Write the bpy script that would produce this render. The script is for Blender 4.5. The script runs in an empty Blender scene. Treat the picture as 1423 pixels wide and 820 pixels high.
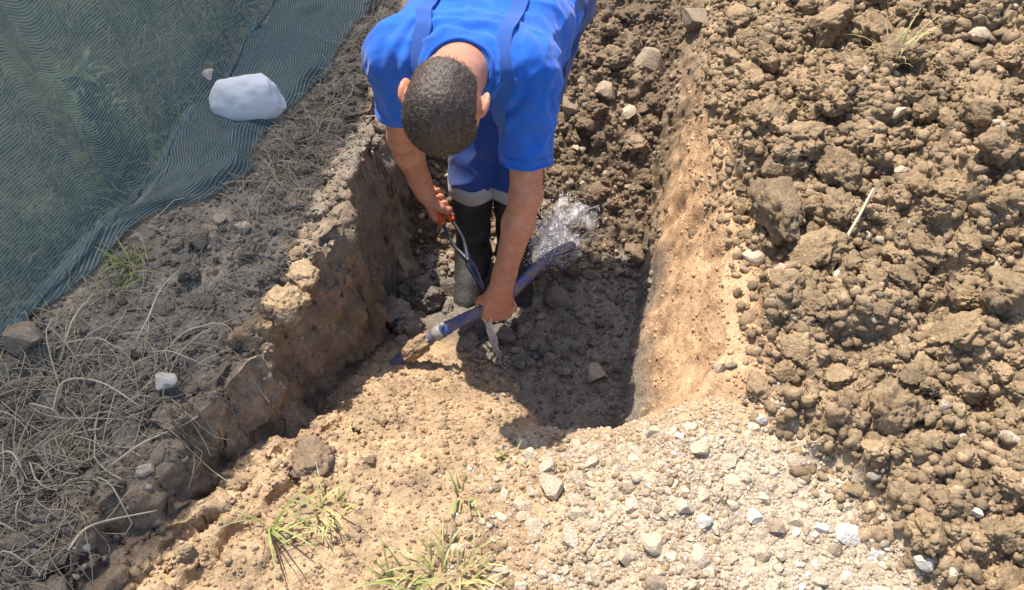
import bpy, bmesh, math, random
import numpy as np
from mathutils import Vector, Matrix
from mathutils.bvhtree import BVHTree

random.seed(7)
rng = np.random.default_rng(11)
scene = bpy.context.scene
col = scene.collection

# ------------------------------------------------------------------ camera
CAM = np.array([0.0, 0.0, 1.65])
PITCH = math.radians(50.0)
FPX = 1186.0                       # focal length in pixels of the 1423 px wide photograph
cam_d = bpy.data.cameras.new('camera')
cam = bpy.data.objects.new('camera', cam_d)
col.objects.link(cam)
cam.location = CAM
cam.rotation_euler = (math.pi / 2 - PITCH, 0, 0)
cam_d.sensor_width = 36.0
cam_d.lens = 36.0 * FPX / 1423.0
cam_d.clip_start = 0.05
cam_d.clip_end = 500
scene.camera = cam

# ------------------------------------------------------------------ sky, sun, exposure
SUN_TRAVEL = np.array([0.25, -0.40, -0.90])
SUN_TRAVEL /= np.linalg.norm(SUN_TRAVEL)
to_sun = -SUN_TRAVEL
sun_el = math.asin(to_sun[2])
sun_az = math.atan2(to_sun[0], to_sun[1])        # clockwise from +Y
w = bpy.data.worlds.new('World')
scene.world = w
w.use_nodes = True
nt = w.node_tree
bg = nt.nodes['Background']
sky = nt.nodes.new('ShaderNodeTexSky')
sky.sky_type = 'NISHITA'
sky.sun_disc = False
sky.sun_elevation = sun_el
sky.sun_rotation = sun_az
sky.air_density = 1.0
sky.dust_density = 1.5
nt.links.new(sky.outputs[0], bg.inputs[0])
bg.inputs[1].default_value = 0.15
sd = bpy.data.lights.new('sun', 'SUN')
sd.energy = 4.6
sd.angle = math.radians(0.55)
sd.color = (1.0, 0.93, 0.82)
sun = bpy.data.objects.new('sun', sd)
col.objects.link(sun)
sun.rotation_euler = Vector(SUN_TRAVEL).to_track_quat('-Z', 'Y').to_euler()
scene.view_settings.view_transform = 'Standard'
scene.view_settings.look = 'None'
scene.view_settings.exposure = 0.76
scene.view_settings.gamma = 1.0
scene.cycles.max_bounces = 4
scene.cycles.transparent_max_bounces = 12

# ------------------------------------------------------------------ helpers
AX_D = np.array([0, math.cos(PITCH), -math.sin(PITCH)])
AX_U = np.array([0, math.sin(PITCH), math.cos(PITCH)])
def ray(px, py):
    return AX_D + np.array([(px - 711.5) / FPX, 0, 0]) - AX_U * ((py - 410) / FPX)
def at(px, py, z):                 # point of the place at height z seen at that spot of the photograph
    r = ray(px, py)
    return CAM + r * ((z - CAM[2]) / r[2])
def atd(px, py, dep):
    return CAM + ray(px, py) * dep
def nrm(v):
    v = np.asarray(v, float)
    return v / np.linalg.norm(v)
def sstep(a, b, x):
    t = np.clip((x - a) / (b - a), 0, 1)
    return t * t * (3 - 2 * t)
def mix(a, b, t):
    return a * (1 - t) + b * t

def _h(ix, iy, iz, s):
    n = (ix.astype(np.int64) * 73856093) ^ (iy.astype(np.int64) * 19349663) ^ (iz.astype(np.int64) * 83492791) ^ (s * 2654435761)
    n = (n ^ (n >> 13)) * 1274126177
    n = n & 0x7fffffff
    n = (n ^ (n >> 16)) * 668265263 & 0x7fffffff
    return ((n ^ (n >> 15)) & 0xffffff) / float(0xffffff)
def vnoise(x, y, z, s=0):          # value noise -1..1
    x = np.asarray(x, float); y = np.asarray(y, float); z = np.asarray(z, float) + 0 * x
    ix = np.floor(x); iy = np.floor(y); iz = np.floor(z)
    fx = x - ix; fy = y - iy; fz = z - iz
    fx = fx * fx * fx * (fx * (fx * 6 - 15) + 10); fy = fy * fy * fy * (fy * (fy * 6 - 15) + 10); fz = fz * fz * (3 - 2 * fz)
    r = 0
    for dx in (0, 1):
        wx = fx if dx else 1 - fx
        for dy in (0, 1):
            wy = fy if dy else 1 - fy
            for dz in (0, 1):
                wz = fz if dz else 1 - fz
                r = r + wx * wy * wz * _h(ix + dx, iy + dy, iz + dz, s)
    return r * 2 - 1
def fbm(x, y, z, oct=4, s=0, gain=0.5):
    a = 1.0; r = 0; f = 1.0
    for o in range(oct):
        r = r + a * vnoise(x * f + 13.7 * o, y * f + 5.1 * o, z * f + 9.3 * o, s + o)
        a *= gain; f *= 2.03
    return r
def worley2(x, y, s=0):            # F1, F2 distance
    ix = np.floor(x); iy = np.floor(y)
    f1 = np.full(x.shape, 9.0); f2 = np.full(x.shape, 9.0); cid = np.zeros(x.shape)
    z0 = np.zeros_like(ix)
    for dx in (-1, 0, 1):
        for dy in (-1, 0, 1):
            cx = ix + dx; cy = iy + dy
            d = np.hypot(cx + _h(cx, cy, z0, s) - x, cy + _h(cx, cy, z0, s + 7) - y)
            n1 = d < f1
            f2 = np.where(n1, f1, np.minimum(f2, d))
            cid = np.where(n1, _h(cx, cy, z0, s + 3), cid)
            f1 = np.where(n1, d, f1)
    return f1, f2, cid

# ---------- mesh output
def mesh_from(name, V, F, mat=None, smooth=True, colors=None, attrs=None):
    """V (n,3); F either (m,3)/(m,4) array or list of tuples"""
    me = bpy.data.meshes.new(name)
    V = np.asarray(V, np.float32)
    if isinstance(F, np.ndarray):
        k = F.shape[1]
        me.vertices.add(len(V)); me.vertices.foreach_set('co', V.ravel())
        me.loops.add(F.size); me.loops.foreach_set('vertex_index', F.astype(np.int32).ravel())
        me.polygons.add(len(F))
        me.polygons.foreach_set('loop_start', np.arange(0, F.size, k, dtype=np.int32))
        me.update(calc_edges=True)
    else:
        me.from_pydata([tuple(v) for v in V], [], F)
        me.update()
    if smooth:
        me.polygons.foreach_set('use_smooth', np.ones(len(me.polygons), bool))
    if colors is not None:
        a = me.color_attributes.new('tint', 'FLOAT_COLOR', 'POINT')
        c = np.ones((len(V), 4), np.float32); c[:, :3] = colors
        a.data.foreach_set('color', c.ravel())
    for n, arr in (attrs or {}).items():
        a = me.attributes.new(n, 'FLOAT', 'POINT')
        a.data.foreach_set('value', np.asarray(arr, np.float32))
    if mat: me.materials.append(mat)
    me.validate()
    return me
def obj(name, me, parent=None, loc=None):
    o = bpy.data.objects.new(name, me)
    col.objects.link(o)
    if parent is not None: o.parent = parent
    if loc is not None: o.location = loc
    return o
def tag(o, label=None, cat=None, group=None, kind=None):
    if label: o['label'] = label
    if cat: o['category'] = cat
    if group: o['group'] = group
    if kind: o['kind'] = kind
    return o
def empty(name, loc=(0, 0, 0)):
    return obj(name, None, None, loc)

def tube(path, rad, n=8, cap=True):
    """path (m,3), rad scalar or (m,), returns V, F list"""
    P = np.asarray(path, float); m = len(P)
    R = np.broadcast_to(np.asarray(rad, float), (m,))
    T = np.gradient(P, axis=0); T /= np.linalg.norm(T, axis=1)[:, None] + 1e-12
    ref = np.array([0, 0, 1.0]) if abs(T[0][2]) < .9 else np.array([1.0, 0, 0])
    V = []; a = np.linspace(0, 2 * math.pi, n, endpoint=False)
    u = np.cross(T[0], ref); u /= np.linalg.norm(u)
    for i in range(m):
        u = u - T[i] * np.dot(u, T[i]); u /= np.linalg.norm(u)
        v = np.cross(T[i], u)
        V.append(P[i] + R[i] * (np.cos(a)[:, None] * u + np.sin(a)[:, None] * v))
    V = np.concatenate(V); F = []
    for i in range(m - 1):
        for j in range(n):
            F.append((i * n + j, i * n + (j + 1) % n, (i + 1) * n + (j + 1) % n, (i + 1) * n + j))
    if cap:
        F.append(tuple(range(n))[::-1]); F.append(tuple((m - 1) * n + j for j in range(n)))
    return V, F
def join(parts):
    V = []; F = []; k = 0
    for v, f in parts:
        V.append(v); F += [tuple(i + k for i in q) for q in f]; k += len(v)
    return np.concatenate(V), F
def spline(pts, n):
    """Catmull-Rom through pts"""
    P = np.asarray(pts, float); m = len(P)
    Q = np.vstack([2 * P[0] - P[1], P, 2 * P[-1] - P[-2]])
    t = np.linspace(0, m - 1 - 1e-9, n); i = t.astype(int); f = (t - i)[:, None]
    a, b, c, d = Q[i], Q[i + 1], Q[i + 2], Q[i + 3]
    return .5 * (2 * b + (c - a) * f + (2 * a - 5 * b + 4 * c - d) * f ** 2 + (3 * b - a - 3 * c + d) * f ** 3)

# ---------- signed distance modelling (surface nets)
class Sdf:
    def __init__(s, lo, hi, h):
        s.lo = np.array(lo, float); s.h = h
        s.n = np.ceil((np.array(hi) - s.lo) / h).astype(int) + 1
        s.D = np.full(s.n, 0.3, np.float32)
    def _blk(s, a, b):
        i0 = np.clip(np.floor((a - s.lo) / s.h).astype(int), 0, s.n - 1)
        i1 = np.clip(np.ceil((b - s.lo) / s.h).astype(int) + 1, 1, s.n)
        sl = tuple(slice(x, y) for x, y in zip(i0, i1))
        g = np.meshgrid(*[(s.lo[k] + s.h * np.arange(i0[k], i1[k])) for k in range(3)], indexing='ij')
        return sl, np.stack(g, -1)
    def add(s, f, a, b, k, sub=False):
        m = max(k, 2 * s.h) + 2 * s.h
        sl, P = s._blk(np.asarray(a) - m, np.asarray(b) + m)
        if P.size == 0: return
        d = f(P); D = s.D[sl]
        if sub: D = -D
        hh = np.clip(.5 + .5 * (d - D) / k, 0, 1)
        r = d * (1 - hh) + D * hh - k * hh * (1 - hh)
        if sub: r = -r
        s.D[sl] = r
    def cap(s, a, b, ra, rb, k=.01, sub=False):
        a = np.asarray(a, float); b = np.asarray(b, float); ab = b - a; L = ab @ ab + 1e-12
        def f(P):
            t = np.clip(((P - a) @ ab) / L, 0, 1)
            return np.linalg.norm(P - a - t[..., None] * ab, axis=-1) - (ra + (rb - ra) * t)
        r = max(ra, rb)
        s.add(f, np.minimum(a, b) - r, np.maximum(a, b) + r, k, sub)
    def ell(s, c, M, r, k=.01, sub=False):
        """M rows = local axes"""
        c = np.asarray(c, float); M = np.asarray(M, float); r = np.asarray(r, float)
        def f(P):
            q = (P - c) @ M.T
            k0 = np.linalg.norm(q / r, axis=-1); k1 = np.linalg.norm(q / (r * r), axis=-1) + 1e-9
            return k0 * (k0 - 1) / k1
        s.add(f, c - r.max(), c + r.max(), k, sub)
    def cut(s, f, a, b):
        """keep only f<0 inside the box a..b"""
        sl, P = s._blk(np.asarray(a), np.asarray(b))
        s.D[sl] = np.maximum(s.D[sl], f(P))
    def mesh(s):
        D = s.D; S = D < 0
        c = np.zeros(np.array(D.shape) - 1, np.uint8)
        for dx in (0, 1):
            for dy in (0, 1):
                for dz in (0, 1):
                    c += S[dx:D.shape[0] - 1 + dx, dy:D.shape[1] - 1 + dy, dz:D.shape[2] - 1 + dz]
        act = np.argwhere((c > 0) & (c < 8))
        idx = np.full(c.shape, -1, np.int32); idx[tuple(act.T)] = np.arange(len(act))
        acc = np.zeros((len(act), 3)); cnt = np.zeros(len(act))
        cor = [(x, y, z) for x in (0, 1) for y in (0, 1) for z in (0, 1)]
        for p in cor:
            for ax in range(3):
                if p[ax]: continue
                q = list(p); q[ax] = 1
                d0 = D[tuple((act + p).T)]; d1 = D[tuple((act + q).T)]
                m = (d0 < 0) != (d1 < 0)
                t = np.where(m, d0 / np.where(m, d0 - d1, 1), 0)
                pos = np.array(p, float)[None] + 0 * acc; pos[:, ax] += t
                acc += pos * m[:, None]; cnt += m
        V = s.lo + s.h * (act + acc / cnt[:, None])
        F = []
        for ax in range(3):
            b, cc = [(1, 2), (2, 0), (0, 1)][ax]
            sl0 = [slice(None)] * 3; sl1 = [slice(None)] * 3
            sl0[ax] = slice(0, -1); sl1[ax] = slice(1, None)
            ch = S[tuple(sl0)] != S[tuple(sl1)]
            e = np.argwhere(ch)
            e = e[(e[:, b] > 0) & (e[:, cc] > 0) & (e[:, b] < D.shape[b] - 1) & (e[:, cc] < D.shape[cc] - 1)]
            q = []
            for ob, oc in ((-1, -1), (0, -1), (0, 0), (-1, 0)):
                g = e.copy(); g[:, b] += ob; g[:, cc] += oc
                q.append(idx[tuple(g.T)])
            q = np.stack(q, 1)
            flip = ~S[tuple(e.T)]
            q[flip] = q[flip][:, ::-1]
            F.append(q)
        F = np.concatenate(F)
        return V, F[(F >= 0).all(1)]
def vnormals(V, F):
    n = np.zeros_like(V)
    a = np.cross(V[F[:, 2]] - V[F[:, 0]], V[F[:, 3 % F.shape[1]]] - V[F[:, 1]]) if F.shape[1] == 4 else np.cross(V[F[:, 1]] - V[F[:, 0]], V[F[:, 2]] - V[F[:, 0]])
    for k in range(F.shape[1]): np.add.at(n, F[:, k], a)
    return n / (np.linalg.norm(n, axis=1)[:, None] + 1e-12)
def smooth_mesh(V, F, it=2, lam=.5):
    e = np.concatenate([F[:, [i, (i + 1) % F.shape[1]]] for i in range(F.shape[1])])
    for _ in range(it):
        s = np.zeros_like(V); c = np.zeros(len(V))
        np.add.at(s, e[:, 0], V[e[:, 1]]); np.add.at(c, e[:, 0], 1)
        np.add.at(s, e[:, 1], V[e[:, 0]]); np.add.at(c, e[:, 1], 1)
        V = V * (1 - lam) + lam * s / np.maximum(c, 1)[:, None]
    return V
def drop_faces(V, F, mask):
    F = F[~mask]; u = np.unique(F); m = np.full(len(V), -1); m[u] = np.arange(len(u))
    return V[u], m[F]

# ------------------------------------------------------------------ materials
def new_mat(name):
    m = bpy.data.materials.new(name); m.use_nodes = True
    t = m.node_tree; b = t.nodes['Principled BSDF']
    return m, t, b
def N(t, typ, **kw):
    n = t.nodes.new(typ)
    for k, v in kw.items(): setattr(n, k, v)
    return n
def setin(n, **kw):
    for k, v in kw.items(): n.inputs[k.replace('_', ' ')].default_value = v
def noise_n(t, scale, detail=4, rough=.6, vec=None):
    n = N(t, 'ShaderNodeTexNoise'); setin(n, Scale=scale, Detail=detail, Roughness=rough)
    if vec is not None: t.links.new(vec, n.inputs['Vector'])
    return n
def ramp_n(t, src, stops):
    r = N(t, 'ShaderNodeValToRGB'); e = r.color_ramp.elements
    while len(e) < len(stops): e.new(.5)
    for i, (p, c) in enumerate(stops):
        e[i].position = p; e[i].color = (*c, 1) if len(c) == 3 else c
    t.links.new(src, r.inputs[0]); return r
def mul_n(t, a, b, fac=1.0, mode='MULTIPLY'):
    m = N(t, 'ShaderNodeMix', data_type='RGBA', blend_type=mode); m.inputs[0].default_value = fac
    t.links.new(a, m.inputs[6]); t.links.new(b, m.inputs[7]); return m.outputs[2]
def bump_n(t, h, strength, dist, prev=None):
    b = N(t, 'ShaderNodeBump'); setin(b, Strength=strength, Distance=dist)
    t.links.new(h, b.inputs['Height'])
    if prev is not None: t.links.new(prev, b.inputs['Normal'])
    return b.outputs[0]

def earth_mat(name, rgb=None, scale=1.0, rough=.95, var=(.62, 1.25), attr=True, wet=False, objrand=0.0, speck=.0):
    """soil, stone: tinted by the mesh's own colour attribute or rgb, mottled by noise, fine relief"""
    m, t, b = new_mat(name)
    vec = N(t, 'ShaderNodeNewGeometry').outputs['Position']
    if attr:
        a = N(t, 'ShaderNodeVertexColor', layer_name='tint'); base = a.outputs[0]
    else:
        r = N(t, 'ShaderNodeRGB'); r.outputs[0].default_value = (*rgb, 1); base = r.outputs[0]
    n1 = noise_n(t, 14 * scale, 4, .65, vec); n2 = noise_n(t, 90 * scale, 3, .7, vec)
    r1 = ramp_n(t, n1.outputs[0], [(.3, (var[0],) * 3), (.72, (var[1], var[1] * .985, var[1] * .96))])
    r2 = ramp_n(t, n2.outputs[0], [(.32, (.72, .71, .70)), (.7, (1.22, 1.21, 1.2))])
    c = mul_n(t, base, r1.outputs[0]); c = mul_n(t, c, r2.outputs[0])
    if objrand:
        oi = N(t, 'ShaderNodeObjectInfo')
        rr = ramp_n(t, oi.outputs['Random'], [(0, (1 - objrand, 1 - objrand, 1 - objrand)), (.5, (1, .98, .95)), (1, (1 + objrand, 1 + objrand * .9, 1 + objrand * .8))])
        c = mul_n(t, c, rr.outputs[0])
    if speck:
        n3 = noise_n(t, 260 * scale, 2, .5, vec)
        r3 = ramp_n(t, n3.outputs[0], [(.60, (1, 1, 1)), (.70, (1 + speck, 1 + speck, 1 + speck))])
        c = mul_n(t, c, r3.outputs[0])
    t.links.new(c, b.inputs['Base Color'])
    b.inputs['Roughness'].default_value = rough
    b.inputs['Specular IOR Level'].default_value = .25
    if wet:
        wa = N(t, 'ShaderNodeAttribute', attribute_name='wet')
        wr = N(t, 'ShaderNodeMapRange'); t.links.new(wa.outputs['Fac'], wr.inputs[0]); setin(wr, To_Min=.95, To_Max=.38)
        wn = noise_n(t, 25, 4, .6, vec)
        ml = N(t, 'ShaderNodeMath', operation='MULTIPLY_ADD'); ml.inputs[1].default_value = .35
        t.links.new(wn.outputs[0], ml.inputs[0]); t.links.new(wr.outputs[0], ml.inputs[2])
        sb = N(t, 'ShaderNodeMath', operation='SUBTRACT'); sb.inputs[1].default_value = .17
        t.links.new(ml.outputs[0], sb.inputs[0]); t.links.new(sb.outputs[0], b.inputs['Roughness'])
    nb1 = noise_n(t, 120 * scale, 4, .75, vec)
    vo = N(t, 'ShaderNodeTexVoronoi'); setin(vo, Scale=150 * scale); t.links.new(vec, vo.inputs['Vector'])
    bp = bump_n(t, nb1.outputs[0], .8, .006)
    bp = bump_n(t, vo.outputs['Distance'], .35, .004, bp)
    t.links.new(bp, b.inputs['Normal'])
    return m

def plain_mat(name, rgb, rough=.6, metal=0, bump=None, var=.0, spec=.5):
    m, t, b = new_mat(name)
    tc = N(t, 'ShaderNodeTexCoord'); vec = tc.outputs['Object']
    if var:
        n1 = noise_n(t, 25, 5, .6, vec)
        r1 = ramp_n(t, n1.outputs[0], [(.3, tuple(c * (1 - var) for c in rgb)), (.7, tuple(min(1, c * (1 + var)) for c in rgb))])
        t.links.new(r1.outputs[0], b.inputs['Base Color'])
    else:
        b.inputs['Base Color'].default_value = (*rgb, 1)
    setin(b, Roughness=rough, Metallic=metal); b.inputs['Specular IOR Level'].default_value = spec
    if bump:
        n2 = noise_n(t, bump[0], 4, .6, vec)
        t.links.new(bump_n(t, n2.outputs[0], bump[1], bump[2]), b.inputs['Normal'])
    return m

M_ground = earth_mat('soil_ground', wet=True, speck=.25)
M_clod = earth_mat('soil_clod', attr=False, rgb=(.31, .225, .138), scale=1.0, objrand=.18, speck=.2)
M_clod_dark = earth_mat('soil_clod_grey', attr=False, rgb=(.25, .205, .16), objrand=.25)
M_clod_sand = earth_mat('soil_clod_sand', attr=False, rgb=(.40, .295, .19), objrand=.15)
M_clod_wet = earth_mat('wet_stone', attr=False, rgb=(.23, .195, .165), rough=.5, objrand=.35)
M_rubble = earth_mat('rubble_earth', attr=False, rgb=(.235, .172, .116), objrand=.3)
M_stone = earth_mat('gravel_stone', attr=False, rgb=(.55, .455, .345), scale=1.4, rough=.92, objrand=.13, var=(.8, 1.15))
M_stonew = earth_mat('white_stone', attr=False, rgb=(.60, .57, .52), scale=1.2, rough=.8, objrand=.06, var=(.92, 1.05))
M_stoneb = earth_mat('brown_stone', attr=False, rgb=(.36, .285, .215), scale=1.2, rough=.8, objrand=.25, var=(.8, 1.15))
M_crumb = earth_mat('soil_crumbs', scale=1.0)
M_grit = earth_mat('grit', scale=1.2, rough=.85, var=(.8, 1.15))

# ------------------------------------------------------------------ terrain
def P(tab):
    a = np.array(tab, float); return lambda y: np.interp(y, a[:, 0], a[:, 1])
xL = P([(-1, -1.45), (.3, -1.02), (.5, -.95), (.8, -.815), (1., -.70), (1.12, -.62), (1.25, -.60), (1.4, -.55), (1.6, -.46), (1.9, -.42), (2.3, -.41), (2.8, -.33), (3.5, -.25), (6, 0), (60, 0)])
xRt = P([(.9, .34), (1.0, .40), (1.2, .50), (1.5, .57), (2, .60), (2.5, .68), (3, .78), (6, 1.3), (60, 1.3)])
xRb = P([(.9, .20), (1.05, .25), (1.35, .31), (1.7, .40), (1.95, .45), (2.5, .54), (3, .64), (6, 1.1), (60, 1.1)])
xH = P([(-1, 1.3), (.5, .90), (.67, .80), (.85, .70), (1.0, .63), (1.15, .60), (1.3, .61), (1.45, .64), (1.6, .62), (1.75, .60), (2, .63), (2.3, .64), (2.6, .71), (3, .79), (6, 1.35), (60, 1.35)])
zramp = P([(-2, 0), (.5, -.02), (.75, -.035), (.95, -.075), (1.1, -.16), (1.3, -.32), (1.5, -.44), (1.7, -.54), (2.0, -.55), (2.2, -.46), (2.6, -.27), (3.2, -.08), (4, 0), (60, 0)])

def zones(x, y):
    wob = .035 * fbm(x * 7, y * 7, 0 * x, 3, 21)
    xl = xL(y) + wob * 1.0
    d_l = x - xl                                     # >0 inside
    wallw = .07 + .03 * vnoise(y * 9, x * 3, 0 * x, 5)
    inside_l = sstep(0, 1, d_l / wallw)
    xb = xRb(y) + .4 * wob; xt = xRt(y) + .7 * wob
    t_r = np.clip((x - xb) / np.maximum(xt - xb, .05), 0, 1)
    d_h = x - xH(y) - wob * 1.6 - .03 * vnoise(x * 17, y * 17, 0 * x, 23)
    # pit
    pl = np.interp(y, [1.0, 1.1, 1.25, 1.45, 1.6, 1.75], [.10, .08, .04, -.04, -.16, -.5]) + .4 * wob
    lip = 1.07 + .25 * wob
    pit = sstep(-.06, .10, x - pl) * sstep(0, .12, y - lip) * (1 - sstep(1.9, 2.15, y))
    return dict(d_l=d_l, inside_l=inside_l, t_r=t_r, d_h=d_h, pit=pit, xt=xt)

def base_height(x, y):
    Z = zones(x, y)
    d_l, ins, t_r, d_h, pit = Z['d_l'], Z['inside_l'], Z['t_r'], Z['d_h'], Z['pit']
    lump = fbm(x * 4, y * 4, 0 * x, 3, 31)
    # left bank
    zb = .02 + .025 * lump + .025 * np.exp(-(np.maximum(-d_l, 0) / .07) ** 2) * (.5 + vnoise(y * 8, x * 5, 0 * x, 8))
    f1, f2, cid = worley2(x * 11 + .4 * lump, y * 11, 4)
    crack = sstep(.0, .16, f2 - f1)
    zb = zb + (.018 * (cid - .5) - .022 * (1 - crack)) * np.exp(-(np.maximum(-d_l, 0) / .28) ** 2)
    # floor
    zf = zramp(y) + .012 * lump
    toe = np.exp(-(np.maximum(d_l - .05, 0) / .06) ** 2)
    zf = zf - toe * np.interp(y, [.2, .6, .8, 1.1, 1.35, 1.6], [.01, .03, .055, .06, .03, 0])
    # ruts in the sand running beside the bank
    rut = np.exp(-((d_l - .26 - .03 * vnoise(y * 6, 0 * x, 0 * x, 3)) / .018) ** 2) * sstep(.5, .7, y) * (1 - sstep(.9, 1.05, y))
    rut2 = np.exp(-((d_l - .15 - .04 * vnoise(y * 7, 0 * x, 0 * x, 13)) / .014) ** 2) * sstep(.55, .75, y) * (1 - sstep(1.1, 1.25, y))
    cl = np.exp(-(np.maximum(d_l - .1, 0) / .3) ** 2) * (1 - sstep(1.1, 1.3, y))
    zf = zf - .035 * rut - .03 * rut2 + cl * (.02 * (cid - .5) * 1.6 - .016 * (1 - crack))
    zf = mix(zf, np.interp(y, [1.1, 1.5, 1.8, 2.0], [-.43, -.47, -.53, -.55]) + .015 * lump, pit)
    # right wall
    prof = t_r ** .85
    gr = .012 * lump
    side = sstep(.95, 1.12, y)
    zr = np.where(t_r > 0, mix(zf, gr, prof), zf)
    # smooth hand-over between the front apron and the wall
    zf2 = np.where(x > 0, mix(zf, zr, 1.0), zf)
    z = mix(zb, zf2, ins)
    # heap
    hs = sstep(-.01, .10, d_h)
    b1 = worley2(x * 5.0 + .35 * lump, y * 5.0 + .2 * lump, 41)
    b2 = worley2(x * 12 + .3 * lump, y * 12, 43)
    b3 = worley2(x * 26, y * 26 + .3 * lump, 45)
    big = (1 - np.clip(b1[0], 0, 1) ** 2) * (.35 + .65 * b1[2])
    med = (1 - np.clip(b2[0], 0, 1) ** 2) * (.3 + .7 * b2[2])
    sml = (1 - np.clip(b3[0], 0, 1) ** 2)
    heap = .25 * sstep(0, .95, d_h) + .04 * fbm(x * 2.2, y * 2.2, 0 * x, 2, 51) + .095 * big + .058 * med + .020 * sml - .03
    z = z + hs * np.maximum(heap, -.01)
    # rubble filling the trench behind
    rb = sstep(1.95, 2.2, y) * ins * (1 - t_r)
    z = z + rb * (.05 * big + .045 * med + .018 * sml - .03)
    pw = pit * (.02 * med + .012 * sml)
    z = z + pw
    # rough loose sand
    sandm = ins * (1 - pit) * (1 - hs) * (1 - rb)
    z = z + sandm * (1 - .75 * (t_r > .02) * sstep(1.0, 1.15, y)) * (.017 * med * (.5 + .8 * vnoise(x * 3, y * 3, 0 * x, 61)) + .010 * sml)
    return z, Z, hs, rb

def dense_axis(lo, hi, step, far, n):
    core = np.arange(lo, hi, step)
    g = np.geomspace(step, 1, n); g = np.cumsum(g); g = g / g[-1]
    return np.concatenate([(lo - far * g)[::-1], core, hi + far * g])
ys = dense_axis(.28, 3.3, .0055, 40, 45)
NX = 560
u_core = np.linspace(0, 1, NX)
gx = np.linspace(-1.75, 1.75, 1400)
rows = []
gout = np.cumsum(np.geomspace(.006, 1, 38)); gout = gout / gout[-1] * 40
for y in ys:
    dens = 1 + 5.5 * np.exp(-((gx - xL(y) - .035) / .055) ** 2) + 1.3 * np.exp(-((gx - .5 * (xRb(y) + xRt(y))) / .12) ** 2) + .5 * (gx > -.5) * (gx < 1.2)
    dens = np.where(np.abs(gx) > 1.5, .5, dens)
    cdf = np.cumsum(dens); cdf = (cdf - cdf[0]) / (cdf[-1] - cdf[0])
    xc = np.interp(u_core, cdf, gx)
    rows.append(np.concatenate([(gx[0] - gout)[::-1], xc, gx[-1] + gout]))
X = np.array(rows); Y = np.repeat(ys[:, None], X.shape[1], 1)
Zh, ZN, HS, RB = base_height(X, Y)
far = np.clip((np.hypot(X, Y - 1.5) - 3.0) / 6, 0, 1)
Zh = Zh * (1 - far)
V = np.stack([X, Y, Zh], -1)
# relief along the normal, so that walls get crumbs, hollows and overhangs too
dx = np.gradient(V, axis=1); dy = np.gradient(V, axis=0)
nn = np.cross(dx, dy); nn /= np.linalg.norm(nn, axis=-1)[..., None] + 1e-12
near = (1 - far)
x_, y_, z_ = V[..., 0], V[..., 1], V[..., 2]
steep = 1 - sstep(.55, .9, nn[..., 2])
wallm = ZN['inside_l'] * (1 - sstep(.10, .2, ZN['d_l']))
amp1 = .004 + .016 * steep * (X < 0) + .007 * HS + .006 * RB + .003 * steep
n1 = fbm(x_ * 13, y_ * 13, z_ * 13, 3, 71)
amp2 = .0022 + .0028 * ZN['inside_l'] * (1 - ZN['pit']) * (ZN['t_r'] < .01) + .006 * HS + .005 * RB + .004 * steep * (X < 0)
n2 = fbm(x_ * 42, y_ * 42, z_ * 42, 3, 75, .6)
n3 = np.abs(vnoise(x_ * 26, y_ * 26, z_ * 10, 79))
V = V + nn * (near * (amp1 * n1 + amp2 * n2 - (HS + RB + .4 * steep) * .007 * (n3 - .3)))[..., None]

# soil colours: what the ground is made of, place by place
def C(*c): return np.array(c)
topsoil = C(.28, .24, .195); cut_soil = C(.25, .185, .128); sand = C(.44, .31, .19); orange = C(.54, .345, .20)
gravel_c = C(.46, .375, .275); heap_c = C(.31, .226, .14); pit_c = C(.23, .195, .158); rub_c = C(.215, .157, .105)
def B(a, b, t): return a * (1 - t[..., None]) + b * t[..., None]
nA = fbm(X * 3, Y * 3, 0 * X, 4, 91); nB = fbm(X * 9, Y * 9, 0 * X, 3, 93)
cc = np.broadcast_to(topsoil, V.shape) * (1 + .18 * nB[..., None])
rim = sstep(-.13, -.03, ZN['d_l'] + .05 * nB)
cc = B(cc, np.broadcast_to(cut_soil * 1.1, V.shape), rim * .8)
ins = ZN['inside_l']
floorc = np.broadcast_to(sand, V.shape) * (1 + .10 * nB[..., None])
wet_wall = sstep(1.3, 1.6, Y)
cutz = sstep(0, .25, ins) * (1 - sstep(.07, .12, ZN['d_l']))
cc = B(cc, np.broadcast_to(cut_soil, V.shape) * (1 + .2 * nB[..., None]), sstep(0, .5, ins))
cc = B(cc, floorc, sstep(.10, .16, ZN['d_l'] + .02 * nB))
fl2 = sstep(1.52, 1.66, Y + .12 * nB) * ins
cc = B(cc, np.broadcast_to(rub_c * .8, V.shape), fl2 * (1 - sstep(0, .3, ZN['t_r'])))
gv = sstep(.1, .5, (X + .12) * 1.6 + .25 * nA + (1.0 - Y) * .9 - .15) * (1 - sstep(.92, 1.08, Y + .04 * nB)) * ins
cc = B(cc, np.broadcast_to(gravel_c, V.shape), gv)
cc = B(cc, np.broadcast_to(pit_c, V.shape), sstep(.25, .7, ZN['pit'] + .1 * nB))
tr = ZN['t_r']
orm = sstep(.05, .45, tr + .15 * nB) * sstep(.93, 1.1, Y + .05 * nB)
cc = B(cc, np.broadcast_to(orange, V.shape) * (1 + .12 * nB[..., None]), orm)
back = sstep(1.9, 2.6, Y) * sstep(0, .3, tr)
cc = B(cc, np.broadcast_to(C(.38, .27, .17), V.shape), back * (1 - HS))
cc = B(cc, np.broadcast_to(rub_c, V.shape) * (1 + .25 * nB[..., None]), RB)
cc = B(cc, np.broadcast_to(heap_c, V.shape) * (1 + .2 * nA[..., None]), sstep(.1, .6, HS))
xEh = np.interp(Y, [.42, .84, 1.17, 1.44, 1.8, 2.22, 2.78, 4.4], [-1.62, -1.42, -1.26, -1.18, -1.08, -.98, -.88, -.66])
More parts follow.
